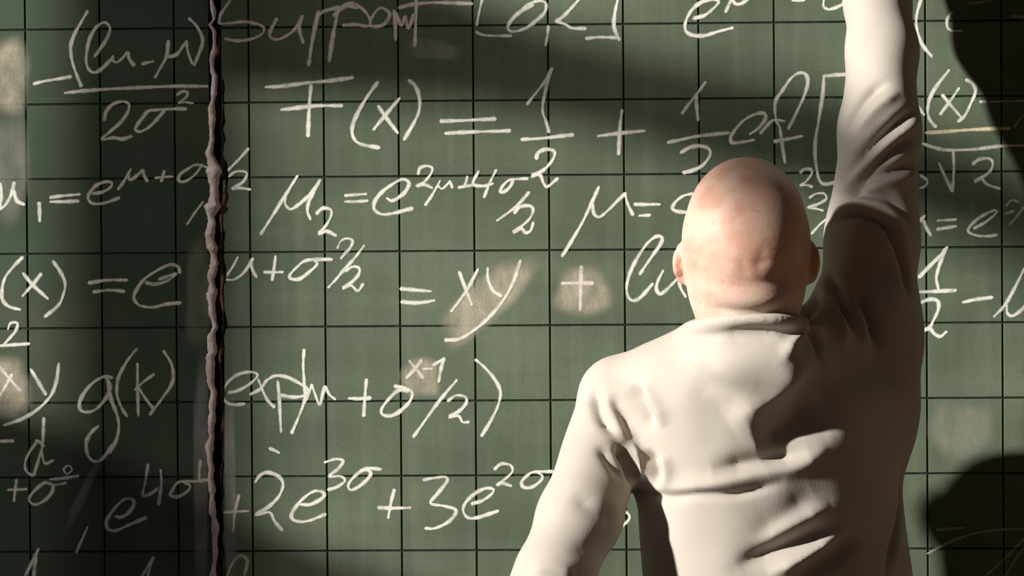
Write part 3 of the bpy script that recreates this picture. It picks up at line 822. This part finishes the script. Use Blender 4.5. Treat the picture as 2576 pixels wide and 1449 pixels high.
# ------------------------------------------------------------------ signed distance sculpting
class Field:
    def __init__(self, lo, hi, h):
        self.lo, self.h = np.array(lo, float), h
        n = np.ceil((np.array(hi) - self.lo) / h).astype(int) + 1
        self.n = n
        self.d = np.full(n, 0.5, dtype=np.float32)
        self.ax = [(self.lo[i] + h * np.arange(n[i])).astype(np.float32) for i in range(3)]

    def _sl(self, lo, hi, m):
        a = np.clip(((np.array(lo) - m - self.lo) / self.h).astype(int), 0, self.n - 1)
        b = np.clip(((np.array(hi) + m - self.lo) / self.h).astype(int) + 2, 1, self.n)
        return tuple(slice(x, y) for x, y in zip(a, b))

    def add(self, fn, lo, hi, k=0.02, cut=False):
        sl = self._sl(lo, hi, k + 3 * self.h)
        X = self.ax[0][sl[0]][:, None, None]
        Y = self.ax[1][sl[1]][None, :, None]
        Z = self.ax[2][sl[2]][None, None, :]
        if X.size == 0 or Y.size == 0 or Z.size == 0:
            return
        new = fn(X, Y, Z)
        old = self.d[sl]
        if cut:
            h_ = np.clip(0.5 - 0.5 * (old + new) / k, 0, 1)
            self.d[sl] = old * (1 - h_) - new * h_ + k * h_ * (1 - h_)
        else:
            h_ = np.clip(0.5 + 0.5 * (old - new) / k, 0, 1)
            self.d[sl] = old * (1 - h_) + new * h_ - k * h_ * (1 - h_)

    def cone(self, a, b, ra, rb, k=0.02, cut=False, flat=None):
        a, b = np.array(a, float), np.array(b, float)
        ab = b - a
        L2 = max(float(ab @ ab), 1e-9)
        r = max(ra, rb)

        def fn(X, Y, Z):
            t_ = np.clip(((X - a[0]) * ab[0] + (Y - a[1]) * ab[1] + (Z - a[2]) * ab[2]) / L2, 0, 1)
            dx, dy, dz = X - a[0] - t_ * ab[0], Y - a[1] - t_ * ab[1], Z - a[2] - t_ * ab[2]
            if flat is not None:             # squash along a direction: (unit vector, factor)
                n_, fac = flat
                q = dx * n_[0] + dy * n_[1] + dz * n_[2]
                e = q * (1 / fac - 1)
                dx, dy, dz = dx + n_[0] * e, dy + n_[1] * e, dz + n_[2] * e
            return np.sqrt(dx * dx + dy * dy + dz * dz) - (ra + (rb - ra) * t_)
        self.add(fn, np.minimum(a, b) - r, np.maximum(a, b) + r, k, cut)

    def chain(self, pts, rad, k=0.02):
        for i in range(len(pts) - 1):
            self.cone(pts[i], pts[i + 1], rad[i], rad[i + 1], k)

    def ell(self, c, r, rot=None, k=0.02, cut=False):
        c, r = np.array(c, float), np.array(r, float)
        Rm = np.array(rot) if rot is not None else np.eye(3)
        rm = r.max()

        def fn(X, Y, Z):
            dx, dy, dz = X - c[0], Y - c[1], Z - c[2]
            u = (dx * Rm[0, 0] + dy * Rm[1, 0] + dz * Rm[2, 0])
            v_ = (dx * Rm[0, 1] + dy * Rm[1, 1] + dz * Rm[2, 1])
            w = (dx * Rm[0, 2] + dy * Rm[1, 2] + dz * Rm[2, 2])
            k0 = np.sqrt((u / r[0]) ** 2 + (v_ / r[1]) ** 2 + (w / r[2]) ** 2)
            k1 = np.sqrt((u / r[0] ** 2) ** 2 + (v_ / r[1] ** 2) ** 2 + (w / r[2] ** 2) ** 2) + 1e-6
            return k0 * (k0 - 1) / k1
        self.add(fn, c - rm, c + rm, k, cut)

    def loft(self, levels, yaw, k=0.02, power=2.3):
        """levels: (z, cx, cy, a, b) sorted by z; elliptic sections turned by yaw"""
        L = np.array(sorted(levels), float)
        zz = np.linspace(L[0, 0], L[-1, 0], 200)
        # smooth the interpolation a little
        cols = [np.interp(zz, L[:, 0], L[:, i]) for i in range(1, 5)]
        ker = np.hanning(15)
        ker /= ker.sum()
        cols = [np.convolve(np.pad(c_, 7, mode='edge'), ker, mode='valid') for c_ in cols]
        ca, sa = math.cos(yaw), math.sin(yaw)
        z0, z1 = L[0, 0], L[-1, 0]
        rm = L[:, 3].max()

        def fn(X, Y, Z):
            cx, cy, a, b = [np.interp(Z.ravel(), zz, c_).reshape(Z.shape).astype(np.float32) for c_ in cols]
            dx, dy = X - cx, Y - cy
            u, v_ = dx * ca + dy * sa, -dx * sa + dy * ca
            q = (np.abs(u / a) ** power + np.abs(v_ / b) ** power) ** (1 / power) + 1e-6
            gr = np.sqrt((u / a ** 2) ** 2 + (v_ / b ** 2) ** 2) + 1e-4
            rho = np.sqrt((u / a) ** 2 + (v_ / b) ** 2) + 1e-6
            d = (q - 1) * rho / gr
            d = np.clip(d, -0.3, 0.5)
            cap = np.maximum(z0 - Z, Z - z1)
            return np.maximum(d, cap)
        lo = np.array([L[:, 1].min() - rm, L[:, 2].min() - rm, z0])
        hi = np.array([L[:, 1].max() + rm, L[:, 2].max() + rm, z1])
        self.add(fn, lo, hi, k)

    def mesh(self):
        D = self.d
        Sg = D < 0
        c = np.zeros([x - 1 for x in D.shape], dtype=np.uint8)
        for i in (0, 1):
            for j in (0, 1):
                for l in (0, 1):
                    c += Sg[i:D.shape[0] - 1 + i, j:D.shape[1] - 1 + j, l:D.shape[2] - 1 + l]
        cells = np.argwhere((c > 0) & (c < 8))
        idx = np.full(c.shape, -1, dtype=np.int32)
        idx[tuple(cells.T)] = np.arange(len(cells))
        corners = np.array([(i, j, l) for i in (0, 1) for j in (0, 1) for l in (0, 1)])
        vals = np.stack([D[tuple((cells + q).T)] for q in corners], 1)
        acc = np.zeros((len(cells), 3))
        cnt = np.zeros(len(cells))
        for a in range(8):
            for b in range(a + 1, 8):
                if np.abs(corners[a] - corners[b]).sum() != 1:
                    continue
                va, vb = vals[:, a], vals[:, b]
                x = (va < 0) != (vb < 0)
                t_ = np.where(x, va / np.where(x, va - vb, 1), 0)
                acc += (corners[a] + t_[:, None] * (corners[b] - corners[a])) * x[:, None]
                cnt += x
        V = (cells + acc / cnt[:, None]) * self.h + self.lo
        quads = []
        for ax in range(3):
            o1, o2 = (ax + 1) % 3, (ax + 2) % 3
            s0 = [slice(None)] * 3
            s1 = [slice(None)] * 3
            s0[ax], s1[ax] = slice(0, -1), slice(1, None)
            e = np.argwhere(Sg[tuple(s0)] != Sg[tuple(s1)])
            ok = (e[:, o1] > 0) & (e[:, o2] > 0) & (e[:, o1] < D.shape[o1] - 1) & (e[:, o2] < D.shape[o2] - 1)
            e = e[ok]
            ins = Sg[tuple(e.T)]
            q = []
            for (d1, d2) in ((-1, -1), (0, -1), (0, 0), (-1, 0)):
                cc_ = e.copy()
                cc_[:, o1] += d1
                cc_[:, o2] += d2
                q.append(idx[tuple(cc_.T)])
            q = np.stack(q, 1)
            q[~ins] = q[~ins][:, ::-1]
            quads.append(q)
        Q = np.concatenate(quads)
        return V, Q


def relax(V, Q, it=2, lam=0.5):
    E = np.concatenate([Q[:, [0, 1]], Q[:, [1, 2]], Q[:, [2, 3]], Q[:, [3, 0]]])
    n = len(V)
    deg = np.bincount(E.ravel(), minlength=n)[:, None]
    for i in range(it):
        l_ = lam if i % 2 == 0 else -lam * 0.9
        acc = np.stack([np.bincount(E[:, 0], V[E[:, 1], c_], n) + np.bincount(E[:, 1], V[E[:, 0], c_], n) for c_ in range(3)], 1)
        V = V + l_ * (acc / deg - V)
    return V


def normals(V, Q):
    n = np.cross(V[Q[:, 2]] - V[Q[:, 0]], V[Q[:, 3]] - V[Q[:, 1]])
    N = np.stack([sum(np.bincount(Q[:, k], n[:, c_], len(V)) for k in range(4)) for c_ in range(3)], 1)
    return N / (np.linalg.norm(N, axis=1)[:, None] + 1e-12)


def quads_to_mesh(name, V, Q):
    me = bpy.data.meshes.new(name)
    me.vertices.add(len(V))
    me.vertices.foreach_set('co', np.asarray(V, np.float32).ravel())
    me.loops.add(len(Q) * 4)
    me.loops.foreach_set('vertex_index', np.asarray(Q, np.int32).ravel())
    me.polygons.add(len(Q))
    me.polygons.foreach_set('loop_start', np.arange(len(Q), dtype=np.int32) * 4)
    me.polygons.foreach_set('use_smooth', np.ones(len(Q), dtype=bool))
    me.update(calc_edges=True)
    me.validate()
    return me


def seg_dist(V, P):
    """distance of every vertex to a polyline, and the position along it 0..1"""
    best = np.full(len(V), 9.0)
    tt = np.zeros(len(V))
    L = np.concatenate([[0], np.cumsum(np.linalg.norm(np.diff(P, axis=0), axis=1))])
    for i in range(len(P) - 1):
        a, b = P[i], P[i + 1]
        ab = b - a
        t_ = np.clip(((V - a) @ ab) / (ab @ ab + 1e-12), 0, 1)
        d = np.linalg.norm(V - a - t_[:, None] * ab, axis=1)
        m_ = d < best
        best[m_] = d[m_]
        tt[m_] = (L[i] + t_[m_] * (L[i + 1] - L[i])) / L[-1]
    return best, tt

# ------------------------------------------------------------------ the man: skeleton points
YAWT = R(28)                               # the right shoulder swings towards the board
SF = 0.767                                 # how deep he stands in front of the board, against a first guess
def P3(px, py, s):
    return np.array(W(px, py, s * SF))

HC = P3(1877, 596, 0.468)                   # middle of the skull
C7 = P3(1888, 850, 0.42)
SH_L = P3(1566, 1003, 0.375)
EL_L = P3(1366, 1545, 0.60)
WR_L = P3(1500, 1990, 0.45)
SH_R = P3(2178, 800, 0.290)
EL_R = P3(2213, 330, 0.245)
WR_R = P3(2205, -140, 0.118)
HIP = np.array([P3(1950, 1449, 0.38)[0], -0.29, 0.93])

# head frame: tipped back a little, looking up at the hand
tip = R(13)
hx = np.array([math.cos(R(-3)), math.sin(R(-3)), 0])
hy = np.array([-hx[1] * math.cos(tip), hx[0] * math.cos(tip), math.sin(tip)])
hz = np.cross(hx, hy)
HR = np.stack([hx, hy, hz], 1)
def H(x, y, z):
    return HC + HR @ np.array([x, y, z])

# ------------------------------------------------------------------ body (skin): one continuous surface
body = Field((-0.25, -0.62, 0.02), (0.75, 0.02, 2.30), 0.004)
body.ell(H(0, -0.004, 0.000), (0.0755, 0.095, 0.0925), HR, 0.01)
body.ell(H(0, -0.030, 0.000), (0.0750, 0.069, 0.087), HR, 0.012)           # back of the skull
body.ell(H(0, 0.030, 0.018), (0.064, 0.064, 0.070), HR, 0.02)             # forehead
body.ell(H(0, -0.012, -0.052), (0.0660, 0.078, 0.056), HR, 0.02)          # base of the skull
body.ell(H(0, 0.042, -0.062), (0.060, 0.058, 0.062), HR, 0.03)            # face
body.ell(H(0, 0.060, -0.100), (0.044, 0.042, 0.034), HR, 0.025)           # jaw
body.ell(H(0, 0.090, -0.112), (0.020, 0.018, 0.017), HR, 0.02)            # chin
body.cone(H(0, 0.093, -0.010), H(0, 0.116, -0.050), 0.009, 0.0125, 0.012) # nose
for s in (-1, 1):
    body.ell(H(s * 0.012, 0.104, -0.053), (0.009, 0.010, 0.008), HR, 0.008)
    body.cone(H(s * 0.010, 0.094, 0.012), H(s * 0.042, 0.080, 0.012), 0.010, 0.009, 0.012)   # brow
    body.ell(H(s * 0.031, 0.094, -0.010), (0.015, 0.011, 0.010), HR, 0.008, True)            # eye socket
    body.ell(H(s * 0.040, 0.072, -0.045), (0.022, 0.022, 0.020), HR, 0.02)                   # cheek
    # ear: rim, bowl and lobe
    er = HR @ np.array(Matrix.Rotation(R(32 * s), 3, 'Z')) @ np.array(Matrix.Rotation(R(-10), 3, 'X'))
    body.ell(H(s * 0.0790, -0.003, -0.028), (0.0070, 0.017, 0.022), er, 0.008)
    body.ell(H(s * 0.0860, 0.000, -0.025), (0.005, 0.010, 0.015), er, 0.005, True)
    body.ell(H(s * 0.0775, 0.002, -0.049), (0.0060, 0.009, 0.010), er, 0.008)
body.cone(H(-0.020, 0.101, -0.079), H(0.020, 0.101, -0.079), 0.006, 0.006, 0.008)  # upper lip
body.cone(H(-0.017, 0.100, -0.089), H(0.017, 0.100, -0.089), 0.006, 0.006, 0.008)
NK0, NK1 = H(0, -0.022, -0.070), C7 + np.array([0, 0.01, -0.03])
body.cone(NK0, NK1, 0.0625, 0.0580, 0.025)
body.cone(H(0, 0.02, -0.08), NK1 + np.array([0, 0.04, 0.0]), 0.045, 0.055, 0.03)
# trunk and limbs under the clothes
body.loft([(0.86, HIP[0], -0.285, 0.140, 0.090), (1.00, HIP[0], -0.28, 0.130, 0.080), (1.15, HIP[0] - 0.01, -0.275, 0.115, 0.070),
           (1.35, HIP[0] - 0.015, -0.275, 0.110, 0.062), (1.46, HIP[0] - 0.02, -0.285, 0.085, 0.050)], YAWT, 0.03)
body.cone(C7 + np.array([0, 0, -0.06]), SH_L, 0.045, 0.040, 0.03)
body.cone(C7 + np.array([0, 0, -0.06]), SH_R, 0.045, 0.042, 0.03)
body.chain([SH_L, EL_L, WR_L], [0.040, 0.034, 0.024], 0.02)
body.chain([SH_R, EL_R, WR_R], [0.036, 0.027, 0.022], 0.02)
HJ = {-1: HIP + np.array([-0.085, -0.02, -0.03]), 1: HIP + np.array([0.085, 0.02, -0.03])}
KN = {s: np.array([HJ[s][0] + 0.01 * s, HJ[s][1] + 0.02, 0.50]) for s in HJ}
AN = {s: np.array([KN[s][0] + 0.01 * s, KN[s][1] - 0.02, 0.09]) for s in HJ}
for s in (-1, 1):
    body.chain([HJ[s], KN[s], AN[s]], [0.075, 0.050, 0.036], 0.03)
    body.cone(AN[s] + np.array([0, -0.02, -0.045]), AN[s] + np.array([0.02 * s, 0.15, -0.055]), 0.030, 0.024, 0.02)


def hand(wr, d, palm, side, curl, grip=False):
    """wr wrist, d pointing direction, palm facing direction, side +1 puts the thumb on d x palm"""
    d = d / np.linalg.norm(d)
    palm = palm - d * (palm @ d)
    palm /= np.linalg.norm(palm)
    t_ = np.cross(d, palm) * side
    body.cone(wr, wr + d * 0.03, 0.024, 0.026, 0.015, flat=(palm, 0.75))
    for a in (-0.026, -0.009, 0.009, 0.026):
        body.cone(wr + d * 0.02 + t_ * a * 0.6, wr + d * 0.088 + t_ * a, 0.015, 0.0125, 0.012)
    ln = (0.070, 0.082, 0.077, 0.060)
    for i, a in enumerate((0.028, 0.0095, -0.0095, -0.0275)):
        p = wr + d * 0.090 + t_ * a
        c_ = curl * (1 + 0.12 * i)
        dd = d.copy()
        r_ = 0.0096
        ang = 0
        for j, q in enumerate((0.45, 0.32, 0.23)):
            ang += c_ * (0.7, 1.0, 0.8)[j]
            dd = d * math.cos(ang) + palm * math.sin(ang)
            p2 = p + dd * ln[i] * q
            body.cone(p, p2, r_, r_ - 0.0009, 0.004)
            p, r_ = p2, r_ - 0.0012
    p = wr + d * 0.030 + t_ * 0.026
    p2 = p + (d * 0.62 + t_ * 0.62 + palm * 0.35) * 0.042
    p3 = p2 + (d * 0.85 + t_ * (0.1 if not grip else -0.2) + palm * 0.5) * 0.034
    p4 = p3 + (d * 0.85 + t_ * (-0.1 if not grip else -0.35) + palm * 0.45) * 0.026
    body.chain([p, p2, p3, p4], [0.016, 0.0125, 0.0108, 0.009], 0.008)
    return p4


hand(WR_R, np.array([-0.10, 0.06, 1.0]), np.array([0.0, 1.0, -0.1]), -1, 0.22, True)
hand(WR_L, WR_L - EL_L + np.array([0, 0.05, -0.1]), np.array([1.0, 0.15, 0.1]), 1, 0.30)
V, Q = body.mesh()
V = relax(V, Q, 4)
N = normals(V, Q)

# creases of the neck and small hollows of the scalp
def surf_poly(bvh, pts, n=5, lift=0.0):
    res = []
    for q in smooth_path(pts, n):
        hit = bvh.ray_cast(CAM, ray(q[0], q[1]))
        if hit[0] is not None:
            res.append(np.array(hit[0]))
    return np.array(res)


def bvh_of(V, Q):
    return BVHTree.FromPolygons([tuple(x) for x in V], [tuple(int(i) for i in q) for q in Q])


near = (V[:, 2] > 1.38) & (V[:, 0] < HC[0] + 0.12) & (V[:, 0] > HC[0] - 0.12)
bq = near[Q].all(1)
bvh = bvh_of(V, Q[bq])
for pts, depth, sig in (
        ([(1765, 768), (1820, 782), (1890, 787), (1960, 782), (2010, 765)], 0.0070, 0.0065),
        ([(1780, 735), (1850, 752), (1900, 757), (1970, 748), (2010, 732)], -0.0050, 0.0095),
        ([(1830, 706), (1880, 713), (1930, 711), (1990, 700)], 0.0030, 0.0065),
        ([(1872, 640), (1868, 668), (1880, 696)], 0.0022, 0.0055),
        ([(1925, 620), (1912, 650), (1908, 690)], 0.0020, 0.0055),
        ([(1880, 655), (1905, 662), (1940, 655)], 0.0022, 0.0050)):
    Pl = surf_poly(bvh, pts)
    depth *= 0.5
    if len(Pl) > 1:
        d_, t_ = seg_dist(V, Pl)
        V = V - N * (depth * np.exp(-(d_ / sig) ** 2) * np.clip(np.minimum(t_, 1 - t_) * 5, 0.15, 1))[:, None]
# stubble mask: low back of the head and round the ears
loc = (V - HC) @ HR
st = np.exp(-((loc[:, 2] + 0.072) / 0.020) ** 2) * np.clip((0.030 - loc[:, 1]) / 0.03, 0, 1) * (np.abs(loc[:, 0]) < 0.085)
st *= (V[:, 2] > 1.45)
ORG = Vector((HIP[0], -0.29, 0.0))
me = quads_to_mesh('person', V - np.array(ORG), Q)
at_ = me.attributes.new('stubble', 'FLOAT', 'POINT')
at_.data.foreach_set('value', st.astype(np.float32))
person = new_obj('person', me, None, m_skin,
                 'bald man in a light sweater seen from behind, right arm raised to the board', 'person')
person.location = ORG

def uv_sphere(c0, r, n=14):
    v, f = [], []
    for i in range(n + 1):
        th = math.pi * i / n
        for j in range(2 * n):
            ph = math.pi * j / n
            v.append((c0[0] + r * math.sin(th) * math.cos(ph), c0[1] + r * math.sin(th) * math.sin(ph), c0[2] + r * math.cos(th)))
    for i in range(n):
        for j in range(2 * n):
            a, b = i * 2 * n + j, i * 2 * n + (j + 1) % (2 * n)
            f.append([a, b, b + 2 * n, a + 2 * n])
    return v, f


for s in (-1, 1):
    v, f = uv_sphere(H(s * 0.031, 0.082, -0.010) - np.array(ORG), 0.0125)
    ey = new_obj('eye', mesh_from('eye', v, f, True), person, m_eye)
    v, f = uv_sphere(H(s * 0.031, 0.0895, -0.009) - np.array(ORG), 0.0058)
    new_obj('iris', mesh_from('iris', v, f, True), ey, m_iris)

# ------------------------------------------------------------------ sweater
sw = Field((-0.22, -0.62, 0.86), (0.72, 0.02, 2.16), 0.0034)
def lev(py, l, r, s, b, dx=0.0):
    a_, b_ = P3(l, py, s), P3(r, py, s)
    return (a_[2], (a_[0] + b_[0]) / 2 + dx, -s * SF, abs(b_[0] - a_[0]) / 2 / 0.945, b)

sw.loft([lev(865, 1790, 2040, 0.377, 0.070), lev(920, 1690, 2180, 0.367, 0.094), lev(980, 1630, 2270, 0.360, 0.112),
         lev(1050, 1605, 2283, 0.354, 0.118), lev(1150, 1596, 2280, 0.354, 0.120), lev(1250, 1600, 2278, 0.356, 0.118),
         lev(1350, 1606, 2290, 0.359, 0.117), lev(1449, 1614, 2306, 0.362, 0.118), lev(1700, 1620, 2330, 0.362, 0.122),
         lev(2000, 1625, 2320, 0.362, 0.128), lev(2090, 1635, 2305, 0.362, 0.126)], YAWT, 0.02, 2.05)
# yoke from neck to the two shoulders
RC0 = P3(1889, 826, 0.452)
NL, NR = P3(1805, 930, 0.405), P3(1985, 925, 0.390)
sw.cone(NL, SH_L, 0.056, 0.0520, 0.025)
sw.cone(NL, NR, 0.056, 0.056, 0.03)
sw.ell(np.array([RC0[0], RC0[1] - 0.004, RC0[2] - 0.036]), (0.084, 0.084, 0.052), None, 0.03)       # cloth over the nape
sw.cone(NR, SH_R, 0.056, 0.058, 0.035)
sw.cone(P3(1720, 1010, 0.415), P3(1690, 1120, 0.410), 0.075, 0.065, 0.03)          # left shoulder blade
# sleeves
sw.chain([SH_L, P3(1458, 1300, 0.515), P3(1398, 1449, 0.575), EL_L], [0.0520, 0.0490, 0.0470, 0.0465], 0.014)
sw.chain([EL_L, EL_L + (WR_L - EL_L) * 0.93], [0.0465, 0.034], 0.025)
sw.chain([SH_R + np.array([-0.005, 0.005, -0.10]), SH_R, P3(2194, 600, 0.265), EL_R], [0.056, 0.0590, 0.0540, 0.0490], 0.03)
sw.chain([EL_R, P3(2219, 130, 0.187), P3(2208, 0, 0.148), EL_R + (WR_R - EL_R) * 0.96], [0.0480, 0.0435, 0.0400, 0.0350], 0.02)
sw.cone(P3(2235, 900, 0.29), P3(2225, 1080, 0.30), 0.030, 0.03, 0.05)              # cloth under the raised arm
# neckline ribbing
RC = P3(1889, 826, 0.452)
def ring(X, Y, Z):
    dx, dy, dz = X - RC[0], (Y - RC[1]) * (0.073 / 0.079), Z - RC[2]
    dz = dz + 0.15 * (Y - RC[1]) - 0.03 * dx
    return np.sqrt((np.sqrt(dx * dx + dy * dy) - 0.073) ** 2 + dz * dz) - 0.0080
sw.add(ring, RC - 0.1, RC + 0.1, 0.02)
V, Q = sw.mesh()
V = relax(V, Q, 6)
N = normals(V, Q)
bvh = bvh_of(V, Q)
# folds: photograph-traced lines laid on the cloth; positive depth is a valley, negative a ridge
FOLDS = [
    ([(1586, 965), (1615, 1025), (1645, 1078)], 12, 10), ([(1612, 960), (1645, 1020), (1672, 1075)], -5, 11),
    ([(1488, 975), (1513, 1039), (1552, 1098)], 9, 9), ([(1540, 990), (1569, 1048), (1585, 1090)], 4, 8),
    ([(1512, 1000), (1545, 1060), (1575, 1110)], -3, 8),
    ([(1552, 1115), (1582, 1163), (1596, 1215)], 14, 9), ([(1585, 1110), (1606, 1160), (1612, 1215)], -6, 7),
    ([(1622, 1130), (1642, 1172), (1650, 1228)], 10, 8), ([(1660, 1140), (1676, 1185), (1670, 1230)], -4, 9),
    ([(1505, 1118), (1545, 1172), (1575, 1205)], 5, 9),
    ([(1590, 1236), (1640, 1246), (1690, 1252), (1760, 1243), (1860, 1242), (1960, 1216)], 6, 6),
    ([(1640, 1222), (1700, 1228), (1780, 1220), (1900, 1190), (2020, 1166), (2085, 1122)], -7, 12),
    ([(1900, 1112), (1990, 1070), (2090, 1000)], 17, 30), ([(1835, 1068), (1930, 1005), (2030, 905)], -9, 26),
    ([(1790, 1186), (1860, 1172), (1940, 1160), (2040, 1143)], 10, 13),
    ([(1895, 1352), (1960, 1308), (2050, 1245)], 3, 19),
    ([(1900, 1375), (1990, 1322), (2090, 1275)], -5, 11),
    ([(1855, 1425), (1900, 1402), (1990, 1368), (2112, 1322)], 9, 11),
    ([(1930, 1449), (2010, 1408), (2112, 1345)], -8, 10),
    ([(1990, 1470), (2080, 1412), (2160, 1350)], 7, 12),
    ([(2046, 720), (2046, 790), (2056, 870), (2072, 925)], 15, 9),
    ([(2028, 792), (1985, 838), (1942, 890)], 6, 12), ([(2035, 815), (2000, 858), (1962, 905)], -6, 8),
    ([(2078, 690), (2118, 760), (2150, 832)], 13, 7), ([(2085, 740), (2115, 810), (2125, 880)], -6, 11),
    ([(2150, 720), (2192, 800), (2212, 878)], 15, 8), ([(2130, 720), (2172, 800), (2185, 880)], -4, 9),
    ([(2085, 556), (2150, 536), (2225, 562), (2268, 640), (2284, 740)], 13, 6),
    ([(2090, 525), (2150, 505), (2235, 530), (2285, 610)], -5, 7),
    ([(2090, 508), (2160, 486), (2240, 500), (2294, 565)], 8, 6),
    ([(2312, 268), (2260, 312), (2190, 372), (2128, 440)], 10, 8), ([(2312, 305), (2250, 345), (2190, 402), (2125, 470)], -5, 8),
    ([(2235, 205), (2190, 232), (2150, 285), (2130, 330)], 6, 8), ([(2260, 230), (2205, 275), (2150, 340)], -4, 8),
    ([(2310, 340), (2250, 378), (2190, 430), (2120, 492)], 6, 7),
    ([(2308, 410), (2240, 432), (2180, 455), (2120, 510)], 7, 7), ([(2300, 440), (2230, 458), (2170, 482)], -4, 8),
    ([(2272, 1150), (2276, 1230), (2258, 1340), (2225, 1449)], 10, 7),
    ([(1440, 1240), (1500, 1290), (1555, 1300)], 3, 14), ([(1430, 1400), (1490, 1370), (1540, 1330)], 1.5, 14),
    ([(1330, 1440), (1390, 1430), (1450, 1449)], -4, 10),
    ([(1820, 850), (1900, 842), (1960, 850)], 2, 14), ([(1740, 960), (1800, 1010), (1880, 1030)], 2, 16),
    ([(1780, 900), (1850, 960), (1930, 985)], -2, 18),
]
disp = np.zeros(len(V))
for pts, depth, sig in FOLDS:
    Pl = surf_poly(bvh, pts)
    if len(Pl) < 2:
        print('fold missed', pts[0])
        continue
    # keep only points that stay on one sheet of cloth
    j = np.linalg.norm(np.diff(Pl, axis=0), axis=1)
    if (j > 0.08).any():
        Pl = Pl[:int(np.argmax(j > 0.08)) + 1]
        if len(Pl) < 2:
            continue
    d_, t_ = seg_dist(V, Pl)
    disp += -depth * 0.00135 * np.exp(-(d_ / (sig * 0.00092)) ** 1.7) * np.clip(np.minimum(t_ * 3.5, (1 - t_) * 3.5) + 0.12, 0, 1)
# slack of the knit: broad gentle unevenness
q = V * np.array([1.0, 1.0, 0.7])
w = np.zeros(len(V))
for i in range(14):
    kv = rng.normal(0, 1, 3)
    kv *= rng.uniform(45, 130) / np.linalg.norm(kv)
    w += np.sin(q @ kv + rng.uniform(0, 6.28))
disp += w / 14 ** 0.5 * 0.0009
V = V + N * np.clip(disp, -0.034, 0.018)[:, None]
V = relax(V, Q, 2, 0.3)
me = quads_to_mesh('sweater', V - np.array(ORG), Q)
new_obj('sweater', me, person, m_sweater, 'light beige knitted sweater with long sleeves')

# ------------------------------------------------------------------ trousers and shoes
tf = Field((HIP[0] - 0.32, -0.55, 0.03), (HIP[0] + 0.32, -0.05, 1.02), 0.006)
tf.loft([(0.80, HIP[0], -0.29, 0.150, 0.108), (0.90, HIP[0], -0.29, 0.160, 0.112), (1.00, HIP[0], -0.29, 0.150, 0.106)], YAWT, 0.03)
for s in (-1, 1):
    tf.chain([HJ[s] + np.array([0, 0, -0.03]), KN[s], AN[s] + np.array([0, 0, 0.0])], [0.092, 0.070, 0.062], 0.03)
V, Q = tf.mesh()
V = relax(V, Q, 4)
new_obj('trousers', quads_to_mesh('trousers', V - np.array(ORG), Q), person, m_trouser, 'dark blue cloth trousers')
for s in (-1, 1):
    a = AN[s]
    sf = Field((a[0] - 0.12, a[1] - 0.16, -0.02), (a[0] + 0.12, a[1] + 0.30, 0.20), 0.005)
    toe = a + np.array([0.025 * s, 0.17, -0.055])
    sf.cone(a + np.array([0, -0.035, -0.045]), toe, 0.043, 0.038, 0.02)
    sf.cone(a + np.array([0, 0, -0.05]), a + np.array([0, 0.0, 0.0]), 0.046, 0.044, 0.02)
    sf.add(lambda X, Y, Z: (Z - 0.002) + 0 * X + 0 * Y, (-9, -9, -0.2), (9, 9, 0.001), 0.004, True)
    V, Q = sf.mesh()
    V = relax(V, Q, 2)
    V[:, 2] = np.maximum(V[:, 2], 0.001)
    new_obj('shoe', quads_to_mesh('shoe', V - np.array(ORG), Q), person, m_shoe, 'dark leather shoe')
